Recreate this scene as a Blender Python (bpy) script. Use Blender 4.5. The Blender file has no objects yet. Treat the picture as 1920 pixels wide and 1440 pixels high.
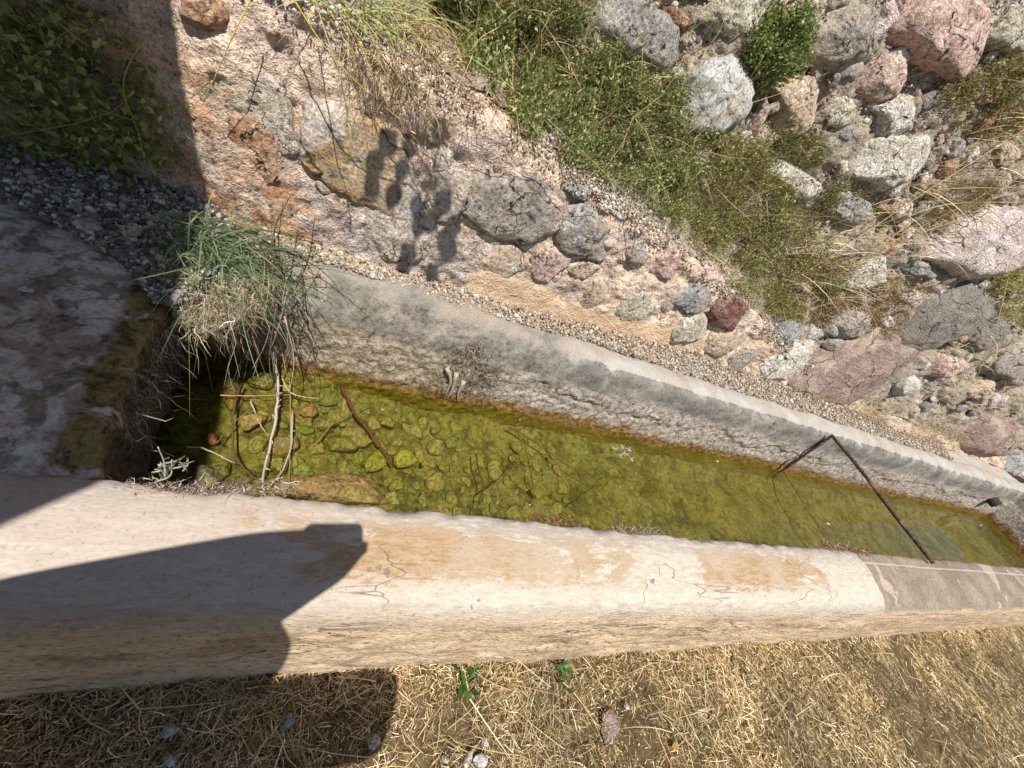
import bpy, bmesh, math, random
import numpy as np
from mathutils import Vector, Matrix
random.seed(7); rng = np.random.default_rng(7)
SC = bpy.context.scene; COL = SC.collection

# ------------------------------------------------------------------ camera
F = 770.0; CAMZ = 1.45
AX = np.array([[0.88287, -0.12477, 0.45274], [0.22072, -0.74070, -0.63454], [0.41452, 0.66014, -0.62641]])  # right, down, forward
cam = bpy.data.objects.new('camera', bpy.data.cameras.new('camera')); COL.objects.link(cam)
cam.data.sensor_width = 36; cam.data.lens = 36 * F / 1920; cam.data.clip_start = .03; cam.data.clip_end = 500
m = Matrix.Identity(4)
for i in range(3):
    m[i][0] = AX[0][i]; m[i][1] = -AX[1][i]; m[i][2] = -AX[2][i]
m[2][3] = CAMZ
cam.matrix_world = m
SC.camera = cam
SC.cycles.max_bounces = 6; SC.cycles.diffuse_bounces = 3; SC.cycles.glossy_bounces = 2; SC.cycles.transparent_max_bounces = 6
# ------------------------------------------------------------------ sky, sun, exposure
LD = Vector((.145, .46, -1.0)).normalized()
w = bpy.data.worlds.new('World'); SC.world = w; w.use_nodes = True
nt = w.node_tree; nt.nodes.clear()
sky = nt.nodes.new('ShaderNodeTexSky'); sky.sky_type = 'NISHITA'; sky.sun_disc = False
sky.sun_elevation = math.asin(-LD.z); sky.sun_rotation = math.atan2(-LD.x, -LD.y)
bg = nt.nodes.new('ShaderNodeBackground'); bg.inputs[1].default_value = .078
wo = nt.nodes.new('ShaderNodeOutputWorld')
nt.links.new(sky.outputs[0], bg.inputs[0]); nt.links.new(bg.outputs[0], wo.inputs[0])
sl = bpy.data.lights.new('sun', 'SUN'); sl.energy = 5.0; sl.angle = math.radians(.53); sl.color = (1, .955, .88)
sun = bpy.data.objects.new('sun', sl); COL.objects.link(sun)
sun.rotation_euler = LD.to_track_quat('-Z', 'Y').to_euler(); sun.location = (-2, -4, 9)
SC.view_settings.view_transform = 'Standard'; SC.view_settings.look = 'None'
SC.view_settings.gamma = 1; SC.view_settings.exposure = .3; SC.view_settings.use_curve_mapping = False

# ------------------------------------------------------------------ number helpers
def _h(i, j, k, s):
    n = (i * 374761393 + j * 668265263 + k * 1274126177 + s * 974711) & 0xffffffff
    n = ((n ^ (n >> 13)) * 1274126177) & 0xffffffff
    return ((n ^ (n >> 16)) & 0xffff) / 65535.0
def vn(p, s=0):
    p = np.asarray(p, float); i = np.floor(p).astype(np.int64); f = p - i; f = f * f * (3 - 2 * f)
    r = 0
    for a in (0, 1):
        for b in (0, 1):
            for c in (0, 1):
                wgt = (f[..., 0] if a else 1 - f[..., 0]) * (f[..., 1] if b else 1 - f[..., 1]) * (f[..., 2] if c else 1 - f[..., 2])
                r = r + wgt * _h(i[..., 0] + a, i[..., 1] + b, i[..., 2] + c, s)
    return r * 2 - 1
def fbm(p, sc, o=4, s=0, g=.5):
    p = np.asarray(p, float) * sc; r = 0; a = 1
    for k in range(o):
        r = r + a * vn(p, s + k * 17); p = p * 2.03 + 3.1; a *= g
    return r
def ridge(p, sc, o=4, s=0):
    p = np.asarray(p, float) * sc; r = 0; a = 1
    for k in range(o):
        r = r + a * (1 - 2 * abs(vn(p, s + k * 17))); p = p * 2.07 + 1.7; a *= .5
    return r
def sstep(a, b, x):
    t = np.clip((x - a) / (b - a), 0, 1); return t * t * (3 - 2 * t)
def rays(px):
    px = np.asarray(px, float).reshape(-1, 2)
    d = (px[:, :1] - 960) / F * AX[0] + (px[:, 1:] - 720) / F * AX[1] + AX[2]
    return d / np.linalg.norm(d, axis=1)[:, None]
def onz(px, z):
    d = rays(px); t = (z - CAMZ) / d[:, 2]; return d * t[:, None] + [0, 0, CAMZ]
def ony(px, y):
    d = rays(px); t = y / d[:, 1]; return d * t[:, None] + [0, 0, CAMZ]
def proj(p):
    p = np.asarray(p, float) - [0, 0, CAMZ]; q = p @ AX.T
    return np.stack([960 + F * q[:, 0] / q[:, 2], 720 + F * q[:, 1] / q[:, 2]], 1), q[:, 2]
def inpoly(p, poly):
    p = np.asarray(p, float); poly = np.asarray(poly, float); r = np.zeros(len(p), bool); j = len(poly) - 1
    for i in range(len(poly)):
        xi, yi = poly[i]; xj, yj = poly[j]
        c = ((yi > p[:, 1]) != (yj > p[:, 1])) & (p[:, 0] < (xj - xi) * (p[:, 1] - yi) / (yj - yi + 1e-12) + xi)
        r ^= c; j = i
    return r
def samp(poly, n):
    poly = np.asarray(poly, float); lo = poly.min(0); hi = poly.max(0); out = np.zeros((0, 2))
    while len(out) < n:
        q = rng.uniform(lo, hi, (n * 2, 2)); out = np.vstack([out, q[inpoly(q, poly)]])
    return out[:n]

# the bank and the wall above it are one continuous slope y = W(x, z)
def lerp(x, pts): return np.interp(x, [p[0] for p in pts], [p[1] for p in pts])
YF = [(-4, 1.50), (-.5, 1.50), (0, 1.52), (.56, 1.555), (1.3, 1.65), (2.1, 1.74), (3.2, 1.70), (5, 1.68), (12, 1.68)]
ZT = [(-4, 1.15), (-.25, 1.14), (.4, 1.09), (1.1, 1.0), (2.2, .8), (3.2, .6), (4.2, .5), (12, .46)]
DP = [(-4, .38), (.5, .38), (1.2, .30), (2.2, .2), (3.2, .08), (5, .03), (12, .03)]
ZH = [(-4, 2.75), (5.5, 2.6), (7.5, 2.2), (9, 1.3), (10.5, .9), (14, .8)]
def W(x, z):
    x = np.asarray(x, float); z = np.asarray(z, float)
    zt = lerp(x, ZT); d = lerp(x, DP)
    return (lerp(x, YF) + .09 * np.clip((z - .45) / (zt - .45 + .05), 0, 1) + d * sstep(zt - .02, zt + .15, z) + .27 * np.clip(z - zt - .1, 0, 9))
def hit(px, off=0.0):
    d = rays(px); s = np.arange(.9, 14, .012); out = np.zeros_like(d)
    for a in range(0, len(d), 500):
        P = d[a:a + 500, None, :] * s[None, :, None]
        ins = P[..., 1] >= W(P[..., 0], P[..., 2] + CAMZ)
        k = np.argmax(ins, 1); k[~ins.any(1)] = len(s) - 1
        out[a:a + 500] = d[a:a + 500] * (s[k] - off)[:, None]
    return out + [0, 0, CAMZ]
def wnorm(p):
    p = np.atleast_2d(p); e = .03
    gx = (W(p[:, 0] + e, p[:, 2]) - W(p[:, 0] - e, p[:, 2])) / (2 * e); gz = (W(p[:, 0], p[:, 2] + e) - W(p[:, 0], p[:, 2] - e)) / (2 * e)
    n = np.stack([gx, -np.ones(len(p)), gz], 1); return n / np.linalg.norm(n, axis=1)[:, None]

# ------------------------------------------------------------------ object helpers
def tag(o, label=None, cat=None, group=None, kind=None):
    if label: o['label'] = label
    if cat: o['category'] = cat
    if group: o['group'] = group
    if kind: o['kind'] = kind
    return o
def empty(name, loc=(0, 0, 0)):
    o = bpy.data.objects.new(name, None); COL.objects.link(o); o.location = loc; o.empty_display_size = .1; return o
def link(name, me, mats=(), parent=None, smooth=True):
    for mm in (mats if isinstance(mats, (list, tuple)) else [mats]): me.materials.append(mm)
    if smooth and len(me.polygons): me.polygons.foreach_set('use_smooth', np.ones(len(me.polygons), bool))
    o = bpy.data.objects.new(name, me); COL.objects.link(o)
    if parent is not None:
        o.parent = parent; o.matrix_parent_inverse = Matrix.Translation(parent.location).inverted()
    return o
def mesh_np(name, V, Fs, mats, parent=None, col=None, smooth=True, attrs=None, stuff=False):
    V = np.asarray(V, np.float32); Fs = np.asarray(Fs, np.int32)
    me = bpy.data.meshes.new(name); me.vertices.add(len(V)); me.vertices.foreach_set('co', V.ravel())
    n, k = Fs.shape; me.loops.add(n * k); me.loops.foreach_set('vertex_index', Fs.ravel())
    me.polygons.add(n); me.polygons.foreach_set('loop_start', np.arange(n, dtype=np.int32) * k)
    me.update(calc_edges=True); me.validate()
    if col is not None:
        c = np.ones((len(V), 4), np.float32); c[:, :3] = col
        a = me.color_attributes.new('Col', 'FLOAT_COLOR', 'POINT'); a.data.foreach_set('color', c.ravel())
    for kk, vv in (attrs or {}).items():
        a = me.attributes.new(kk, 'FLOAT', 'POINT'); a.data.foreach_set('value', np.asarray(vv, np.float32))
    o = link(name, me, mats, parent, smooth)
    if stuff: o['kind'] = 'stuff'
    return o
def grid_faces(nu, nv, flip=False):
    i = np.arange(nu * nv).reshape(nu, nv); a = i[:-1, :-1]; b = i[1:, :-1]; c = i[1:, 1:]; d = i[:-1, 1:]
    f = np.stack([a, b, c, d], -1).reshape(-1, 4); return f[:, ::-1] if flip else f
class MB:
    def __init__(s): s.v = []; s.f = []; s.c = []; s.n = 0
    def add(s, V, Fs, c=(1, 1, 1)):
        V = np.asarray(V, float); s.v.append(V); s.f += [tuple(int(q) + s.n for q in t) for t in Fs]; s.n += len(V)
        s.c.append(np.broadcast_to(np.asarray(c, float), (len(V), 3)))
    def tube(s, P, r, sides=5, c=(1, 1, 1), cap=True):
        P = np.asarray(P, float); n = len(P); r = np.broadcast_to(np.asarray(r, float), (n,))
        T = np.gradient(P, axis=0); T /= np.linalg.norm(T, axis=1)[:, None] + 1e-9
        up = np.array([0, 0, 1.]) if abs(T[0][2]) < .9 else np.array([1., 0, 0])
        V = []
        for i in range(n):
            a = np.cross(T[i], up); a /= np.linalg.norm(a) + 1e-9; b = np.cross(T[i], a); up = np.cross(a, T[i])
            for k in range(sides):
                t = 2 * math.pi * k / sides; V.append(P[i] + r[i] * (math.cos(t) * a + math.sin(t) * b))
        Fs = []
        for i in range(n - 1):
            for k in range(sides):
                k2 = (k + 1) % sides; Fs.append((i * sides + k, i * sides + k2, (i + 1) * sides + k2, (i + 1) * sides + k))
        if cap: Fs.append(tuple(range(sides))[::-1]); Fs.append(tuple((n - 1) * sides + k for k in range(sides)))
        s.add(V, Fs, c)
    def box(s, lo, hi, c=(1, 1, 1)):
        x0, y0, z0 = lo; x1, y1, z1 = hi
        V = [(x, y, z) for x in (x0, x1) for y in (y0, y1) for z in (z0, z1)]
        s.add(V, [(0, 1, 3, 2), (4, 6, 7, 5), (0, 4, 5, 1), (2, 3, 7, 6), (0, 2, 6, 4), (1, 5, 7, 3)], c)
    def build(s, name, mats, parent=None, smooth=True):
        me = bpy.data.meshes.new(name); me.from_pydata(np.vstack(s.v).tolist(), [], s.f); me.update()
        cc = np.ones((s.n, 4), np.float32); cc[:, :3] = np.vstack(s.c)
        a = me.color_attributes.new('Col', 'FLOAT_COLOR', 'POINT'); a.data.foreach_set('color', cc.ravel())
        return link(name, me, mats, parent, smooth)
def smooth_path(P, n=16):
    P = np.asarray(P, float)
    if len(P) < 3: t = np.linspace(0, 1, n)[:, None]; return P[0] * (1 - t) + P[-1] * t
    Q = np.vstack([2 * P[0] - P[1], P, 2 * P[-1] - P[-2]]); out = []
    for u in np.linspace(0, len(P) - 1 - 1e-6, n):
        i = int(u); t = u - i; a, b, c, d = Q[i:i + 4]
        out.append(.5 * ((2 * b) + (-a + c) * t + (2 * a - 5 * b + 4 * c - d) * t * t + (-a + 3 * b - 3 * c + d) * t ** 3))
    return np.array(out)

# ------------------------------------------------------------------ material helpers
def lin(h, k=.72):
    h = h.lstrip('#'); r = [int(h[i:i + 2], 16) / 255 for i in (0, 2, 4)]
    return tuple(k * (c / 12.92 if c <= .04045 else ((c + .055) / 1.055) ** 2.4) for c in r)
def c4(c): return tuple(c[:3]) + (1,)
class N:
    def __init__(s, name, rough=.9, spec=.2):
        s.mat = bpy.data.materials.new(name); s.mat.use_nodes = True; s.nt = s.mat.node_tree
        s.b = s.nt.nodes['Principled BSDF']; s.b.inputs['Roughness'].default_value = rough; s.b.inputs['Specular IOR Level'].default_value = spec
        s.co = s.new('ShaderNodeTexCoord').outputs['Object']
    def new(s, t): return s.nt.nodes.new(t)
    def set(s, sock, v):
        if isinstance(v, bpy.types.NodeSocket): s.nt.links.new(v, sock)
        elif v is not None:
            try: sock.default_value = v
            except Exception: sock.default_value = c4(v)
    def map(s, sc, rot=(0, 0, 0), vec=None):
        n = s.new('ShaderNodeMapping'); s.set(n.inputs[0], vec or s.co); n.inputs['Scale'].default_value = sc; n.inputs['Rotation'].default_value = rot; return n.outputs[0]
    def noise(s, sc, det=6, rough=.6, dist=0, vec=None):
        n = s.new('ShaderNodeTexNoise'); s.set(n.inputs['Vector'], vec or s.co); n.inputs['Scale'].default_value = sc; n.inputs['Detail'].default_value = min(det, 4.5)
        n.inputs['Roughness'].default_value = rough; n.inputs['Distortion'].default_value = dist; return n.outputs[0]
    def vor(s, sc, feat='F1', rand=1, vec=None, out=0):
        n = s.new('ShaderNodeTexVoronoi'); n.feature = feat; s.set(n.inputs['Vector'], vec or s.co); n.inputs['Scale'].default_value = sc; n.inputs['Randomness'].default_value = rand; return n.outputs[out]
    def ramp(s, fac, stops):
        n = s.new('ShaderNodeValToRGB'); s.set(n.inputs[0], fac); e = n.color_ramp.elements
        while len(e) < len(stops): e.new(.5)
        for el, (p, c) in zip(e, stops): el.position = p; el.color = c4(c) if isinstance(c, (tuple, list)) else (c, c, c, 1)
        return n.outputs[0]
    def st(s, fac, a, b):
        n = s.new('ShaderNodeMapRange'); n.interpolation_type = 'SMOOTHSTEP'; s.set(n.inputs[0], fac)
        lo, hi = min(a, b), max(a, b); n.inputs[1].default_value = lo; n.inputs[2].default_value = hi; n.inputs[3].default_value = float(a > b); n.inputs[4].default_value = float(a < b); return n.outputs[0]
    def mix(s, fac, a, b, mode='MIX'):
        n = s.new('ShaderNodeMix'); n.data_type = 'RGBA'; n.blend_type = mode; s.set(n.inputs[0], fac); s.set(n.inputs[6], c4(a) if isinstance(a, tuple) else a); s.set(n.inputs[7], c4(b) if isinstance(b, tuple) else b); return n.outputs[2]
    def m(s, op, a, b=None, c=None):
        n = s.new('ShaderNodeMath'); n.operation = op; s.set(n.inputs[0], a)
        if b is not None: s.set(n.inputs[1], b)
        if c is not None: s.set(n.inputs[2], c)
        return n.outputs[0]
    def mul(s, a, b): return s.m('MULTIPLY', a, b)
    def attr(s, name, col=False):
        n = s.new('ShaderNodeAttribute'); n.attribute_name = name; return n.outputs['Color' if col else 'Fac']
    def xyz(s, i):
        n = s.new('ShaderNodeSeparateXYZ'); s.set(n.inputs[0], s.co); return n.outputs[i]
    def bump(s, h, strength=.5, dist=.01, nrm=None):
        n = s.new('ShaderNodeBump'); n.inputs['Strength'].default_value = strength; n.inputs['Distance'].default_value = dist; s.set(n.inputs['Height'], h)
        if nrm is not None: s.set(n.inputs['Normal'], nrm)
        return n.outputs[0]
    def fin(s, col, nrm=None, rough=None):
        s.set(s.b.inputs['Base Color'], col)
        if nrm is not None: s.set(s.b.inputs['Normal'], nrm)
        if rough is not None: s.set(s.b.inputs['Roughness'], rough)
        return s.mat
def col_mat(name, rough=.85, spec=.2, transl=0.0, var=.25, sc=60, bump=0):
    n = N(name, rough, spec); c = n.attr('Col', True)
    nz = n.noise(sc, 4); c = n.mix(1.0, c, n.ramp(nz, [(.25, 1 - var), (.75, 1 + var * .6)]), 'MULTIPLY')
    mat = n.fin(c, n.bump(nz, bump, .006) if bump else None)
    if transl:
        tr = n.new('ShaderNodeBsdfTranslucent'); n.set(tr.inputs[0], c); mx = n.new('ShaderNodeMixShader'); mx.inputs[0].default_value = transl
        n.nt.links.new(n.b.outputs[0], mx.inputs[1]); n.nt.links.new(tr.outputs[0], mx.inputs[2])
        n.nt.links.new(mx.outputs[0], n.nt.nodes['Material Output'].inputs[0])
    return mat
def stone_mat(name, a, b, lich, amt=.45, sc=14, streak=None, bs=.7):
    a, b, lich = (tuple((.6 * x + .4 * (sum(l) / 3)) * (1.05, 1., .93)[i_] for i_, x in enumerate(l)) for l in (lin(a, 1.3), lin(b, 1.25), lin(lich, 1.0)))
    n = N(name, .92, .15); v = n.map(streak[0], streak[1]) if streak else n.co
    n1 = n.noise(sc, 8, .65, .3, v); n2 = n.noise(sc * 4.5, 6, .7, 0, v); n3 = n.noise(sc * .8, 5, .6, .6)
    c = n.mix(n.st(n1, .35, .65), a, b)
    c = n.mix(n.mul(n.st(n3, 1 - amt - .03, 1 - amt + .05), n.ramp(n2, [(.3, .3), (.55, 1)])), c, lich)
    c = n.mix(1.0, c, n.ramp(n2, [(.32, .16), (.44, .74), (.56, 1.08), (.7, 1.42)]), 'MULTIPLY')
    dm = n.noise(sc * .55, 5, .65, .7); c = n.mix(n.mul(n.st(dm, .48, .62), .5), c, n.mix(n2, lin('a8967e', 1.0), lin('d6c6ae', 1.0)))
    ck = n.vor(sc * .42, 'DISTANCE_TO_EDGE', 1, n.mix(.12, n.co, n.new('ShaderNodeTexNoise').outputs[1])); ckm = n.mul(n.ramp(ck, [(.0, 1), (.028, 0)]), n.st(n3, .42, .52)); c = n.mix(n.mul(ckm, .8), c, lin('2e2822'))
    g = n.noise(sc * 22, 2, .5); c = n.mix(1.0, c, n.ramp(g, [(.3, .55), (.7, 1.25)]), 'MULTIPLY')
    return n.fin(c, n.bump(n.m('SUBTRACT', n.m('ADD', n1, n.m('ADD', n.mul(n2, .55), n.mul(g, .12))), n.mul(ckm, .35)), bs, .03))

# ------------------------------------------------------------------ materials
# smooth lime plaster of the trough: attribute 'pt' runs 0 (inner lip) - 1 (outer shoulder) - 2 (foot)
def plaster_mat():
    n = N('trough_plaster', .82, .25); pt = n.attr('pt'); X = n.xyz(0)
    v = n.map((2.2, 9, 9)); nb = n.noise(1.5, 7, .62, .5, n.map((3.2, 6.5, 6.5))); nf = n.noise(9, 8, .7, 0, v); fine = n.noise(120, 4, .6)
    brush = n.noise(5, 5, .7, .2, n.map((14, 42, 42)))
    c = n.mix(n.st(nf, .35, .7), lin('f4ead9', .58), lin('e2d2be', .58))
    c = n.mix(n.mul(n.ramp(pt, [(.0, 1), (.34, 0)]), n.st(nf, .3, .55)), c, lin('c2b6b0', .66))
    c = n.mix(n.mul(n.ramp(n.mul(X, 1.0), [(0.0, .8), (.35, 0)]), n.st(nb, .3, .6)), c, lin('dccabc', .62))
    win = n.mul(n.st(n.m('ADD', pt, n.mul(nf, .5)), .3, .5), n.st(n.m('ADD', pt, n.mul(nf, .6)), 1.05, .9)); wx = n.attr('stain')
    th = n.m('ADD', n.mul(nb, .62), n.m('ADD', n.mul(nf, .28), n.mul(brush, .10)))
    sm = n.mul(win, n.st(n.m('ADD', th, n.mul(wx, .26)), .58, .62))
    c = n.mix(n.mul(sm, n.ramp(n.noise(3.2, 4, .6, .4), [(.34, .5), (.56, 1)])), c, n.mix(n.st(nf, .4, .6), lin('c6a27c', .62), lin('d8bd9c', .61)))
    # hairline cracks
    cr = n.vor(4.2, 'DISTANCE_TO_EDGE', 1, n.mix(.22, n.map((1, 1.6, 1.6)), n.new('ShaderNodeTexNoise').outputs[1]))
    crm = n.mul(n.ramp(cr, [(.0, 1), (.007, 0)]), n.mul(n.st(n.noise(1.8, 2), .56, .62), n.st(pt, 1.0, .8)))
    c = n.mix(n.mul(crm, .75), c, lin('6f5a46'))
    # chips down to grey render
    ch = n.mul(n.st(n.noise(7.5, 6, .62), .69, .70), n.st(pt, 1.0, .9)); c = n.mix(n.mul(ch, .8), c, lin('8d8378'))
    # rough sandy outer face with pits and long dark seams
    rough = n.st(n.m('ADD', pt, n.m('ADD', n.mul(nf, .32), n.mul(brush, .28))), 1.16, 1.42)
    seam = n.noise(2.4, 7, .7, .3, n.map((2.2, 4, 6))); pits = n.noise(120, 4, .65, 0, n.map((.6, 1, 1)))
    oc = n.ramp(seam, [(.24, lin('5a5048', .88)), (.36, lin('b59a80', .88)), (.5, lin('dcc2a2', .88)), (.62, lin('e2c9aa', .88)), (.78, lin('cfae90', .88))])
    oc = n.mix(1.0, oc, n.ramp(pits, [(.34, .4), (.44, .95), (.7, 1.15)]), 'MULTIPLY')
    ln_ = n.m('ABSOLUTE', n.m('SUBTRACT', n.noise(1.4, 4, .6, .6, n.map((1.3, 9, 13))), .5)); lm = n.mul(n.ramp(ln_, [(.0, 1), (.016, 0)]), n.st(n.noise(2.3, 3), .5, .58)); oc = n.mix(n.mul(lm, .85), oc, lin('30271f'))
    c = n.mix(rough, c, oc)
    c = n.mix(1.0, c, n.ramp(fine, [(.28, .62), (.40, .97), (.8, 1.06)]), 'MULTIPLY')
    c = n.mix(1.0, c, n.ramp(brush, [(.3, .88), (.6, 1.05)]), 'MULTIPLY')
    h = n.m('ADD', n.mul(brush, .10), n.m('ADD', n.mul(fine, .22), n.mul(nf, .3)))
    h = n.m('SUBTRACT', h, n.mul(n.m('MAXIMUM', crm, ch), .25))
    h = n.m('ADD', h, n.mul(rough, n.m('SUBTRACT', n.m('ADD', n.mul(pits, 1.1), n.mul(seam, 1.2)), n.mul(lm, .6))))
    return n.fin(c, n.bump(h, .55, .012))
def end_mat():
    n = N('end_plaster', .85, .25); pt = n.attr('lip')
    v = n.map((5, 5, 5)); n1 = n.noise(1.1, 9, .66, .7, v); n2 = n.noise(34, 6, .74); n3 = n.noise(2.6, 7, .62, .5, v); fine = n.noise(110, 3)
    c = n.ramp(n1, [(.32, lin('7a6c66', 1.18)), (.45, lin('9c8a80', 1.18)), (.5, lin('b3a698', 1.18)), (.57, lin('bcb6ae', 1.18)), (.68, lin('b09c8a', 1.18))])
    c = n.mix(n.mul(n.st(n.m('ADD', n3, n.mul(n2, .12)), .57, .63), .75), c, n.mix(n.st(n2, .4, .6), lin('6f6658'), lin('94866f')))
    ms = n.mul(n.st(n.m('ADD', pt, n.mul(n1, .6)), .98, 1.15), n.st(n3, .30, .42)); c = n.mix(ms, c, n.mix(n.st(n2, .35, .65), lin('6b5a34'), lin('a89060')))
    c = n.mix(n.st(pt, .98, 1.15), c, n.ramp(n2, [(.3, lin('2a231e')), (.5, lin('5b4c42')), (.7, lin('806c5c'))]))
    c = n.mix(1.0, c, n.mul(n.ramp(fine, [(.3, .7), (.6, 1.1)]), n.ramp(n2, [(.32, .5), (.5, 1)])), 'MULTIPLY')
    return n.fin(c, n.bump(n.m('ADD', n.mul(n1, .6), n.m('ADD', n.mul(n2, .5), n.mul(fine, .15))), 1.0, .02))
def rim_mat():
    n = N('back_rim_render', .88, .2); X = n.xyz(0); Z = n.xyz(2); top = n.attr('top')
    nz = n.noise(3.2, 7, .65, .4, n.map((1.6, 3, 5))); n2 = n.noise(38, 6, .72, .4); n3 = n.noise(7, 6, .6, .5); fine = n.noise(130, 3)
    zz = n.m('ADD', Z, n.mul(n.m('SUBTRACT', nz, .5), .16))
    zz = n.m('ADD', zz, n.mul(n.m('SUBTRACT', n2, .5), .06))
    crust = n.ramp(n2, [(.3, lin('5e5448')), (.41, lin('a39484')), (.54, lin('d6cabc')), (.68, lin('eee6dc'))])
    left = n.ramp(n2, [(.3, lin('5e5244')), (.43, lin('a3917c')), (.56, lin('cbbba2')), (.72, lin('e0d6c4'))])
    lx = n.st(n.m('ADD', X, n.mul(nz, .6)), 1.15, .75)
    c = n.mix(lx, crust, left)
    dark = n.mix(1.0, n.ramp(n3, [(.3, lin('78736a')), (.5, lin('98928a')), (.7, lin('bcb4a8'))]), n.ramp(n2, [(.32, .5), (.48, 1), (.7, 1.2)]), 'MULTIPLY')
    c = n.mix(n.mul(n.st(zz, .225, .32), n.m('SUBTRACT', 1.0, n.mul(lx, .25))), c, dark)
    tp = n.ramp(n3, [(.3, lin('b8a898')), (.45, lin('c4b8aa')), (.56, lin('c8c4bc')), (.7, lin('d0ccc4'))])
    tp = n.mix(n.st(X, 1.3, .9), tp, n.ramp(n3, [(.35, lin('8a847c')), (.5, lin('a8a096')), (.65, lin('bcaa98'))]))
    chip = n.st(n.noise(5, 6, .6, .4), .61, .63)
    c = n.mix(n.mul(n.st(n.m('ADD', top, n.mul(n.m('SUBTRACT', n3, .5), .9)), .42, .5), 1.0), c, tp)
    c = n.mix(n.mul(n.mul(chip, .55), n.st(Z, .2, .25)), c, lin('c0b0a0'))
    wet = n.st(zz, .11, .03); c = n.mix(wet, c, n.ramp(n2, [(.3, lin('4b3415')), (.5, lin('93703a')), (.7, lin('c0a06a'))]))
    c = n.mix(n.st(zz, .03, -.02), c, n.ramp(n2, [(.3, lin('4a400a')), (.55, lin('8a7a1c')), (.75, lin('a89a34'))]))
    c = n.mix(1.0, c, n.ramp(fine, [(.3, .75), (.6, 1.08)]), 'MULTIPLY')
    h = n.m('ADD', n.mul(n2, n.ramp(zz, [(.0, 1.0), (.2, 1.0), (.3, .3)])), n.m('ADD', n.mul(n3, .35), n.mul(fine, .15)))
    return n.fin(c, n.bump(h, .9, .02))
def mortar_mat(name, cols, dark, sc=7):
    n = N(name, .95, .1)
    n1 = n.noise(sc * .45, 7, .62, .6); n2 = n.noise(sc * 3.2, 8, .7, .2); n3 = n.noise(sc * 16, 4, .65); n4 = n.noise(sc * .8, 5, .6, .8, n.map((1, 1, 1), (.4, .2, .7)))
    c = n.ramp(n1, [(.32 + .36 * i / (len(cols) - 1), lin(h, 1.12 if name == 'bank_mortar' else .88)) for i, h in enumerate(cols)])
    c = n.mix(n.mul(n.st(n4, .52, .6), .5), c, lin(dark, 1.1))
    X = n.xyz(0); Z = n.xyz(2)
    if name == 'bank_mortar':
        gz = n.mul(n.mul(n.st(Z, .80, .62), n.st(X, 1.3, .6)), n.st(n1, .36, .5)); c = n.mix(n.mul(gz, .85), c, n.ramp(n2, [(.35, lin('a3968f', 1.0)), (.6, lin('cabeb6', 1.0))]))
        og = n.mul(n.mul(n.st(X, .0, -.2), n.st(Z, .95, .85)), n.st(n4, .42, .56)); c = n.mix(n.mul(og, .65), c, lin('d8a880', 1.0))
    c = n.mix(1.0, c, n.ramp(n2, [(.30, .3), (.43, .85), (.6, 1.08), (.74, 1.25)]), 'MULTIPLY')
    c = n.mix(1.0, c, n.ramp(n3, [(.32, .5), (.5, 1), (.72, 1.3)]), 'MULTIPLY')
    st = n.attr('strip'); c = n.mix(n.st(n.m('ADD', st, n.mul(n.m('SUBTRACT', n2, .5), .5)), .4, .55), c, n.ramp(n1, [(.35, lin('d6b898', .95)), (.5, lin('e2c6a6', .95)), (.65, lin('e0bb98', .95))]))
    return n.fin(c, n.bump(n.m('ADD', n2, n.m('ADD', n.mul(n3, .35), n.mul(n1, .4))), 1.0, .035))
M_PL = plaster_mat(); M_END = end_mat(); M_RIM = rim_mat()
def conc_mat():
    n = N('coping_concrete', .92, .15); n1 = n.noise(6, 6, .6); n2 = n.noise(90, 4, .7); sp = n.noise(3, 6, .6, .5)
    pt = n.attr('pt')
    c = n.mix(n.st(n1, .35, .65), lin('b3a491'), lin('99897a')); c = n.mix(n.mul(n.st(sp, .6, .63), .7), c, lin('d9c7b2'))
    c = n.mix(n.mul(n.ramp(n.m('ABSOLUTE', n.m('SUBTRACT', pt, n.m('ADD', .17, n.mul(n1, .03)))), [(.0, 1), (.022, 0)]), .75), c, lin('e8e2d8'))
    seam = n.noise(2.4, 7, .7, .3, n.map((2.4, 14, 26))); oc = n.ramp(seam, [(.26, lin('5a5048', .88)), (.40, lin('b59a80', .88)), (.55, lin('dcc2a2', .88)), (.7, lin('cfae90', .88))])
    c = n.mix(n.st(n.m('ADD', pt, n.mul(n1, .2)), 1.04, 1.16), c, oc)
    c = n.mix(1.0, c, n.ramp(n2, [(.3, .55), (.5, 1), (.7, 1.25)]), 'MULTIPLY')
    return n.fin(c, n.bump(n.m('ADD', n2, n1), .6, .012))
M_CON = conc_mat()
M_BANK = mortar_mat('bank_mortar', ['b49c8c', 'ceb49c', 'e0cab2', 'dcc2b0', 'bdaca4'], 'a2948e', 7)
M_FILL = mortar_mat('wall_earth_mortar', ['a89a88', 'c0b09c', 'cabba8', 'b3a698', 'd2c0a6'], '9a8f82', 8)
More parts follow.
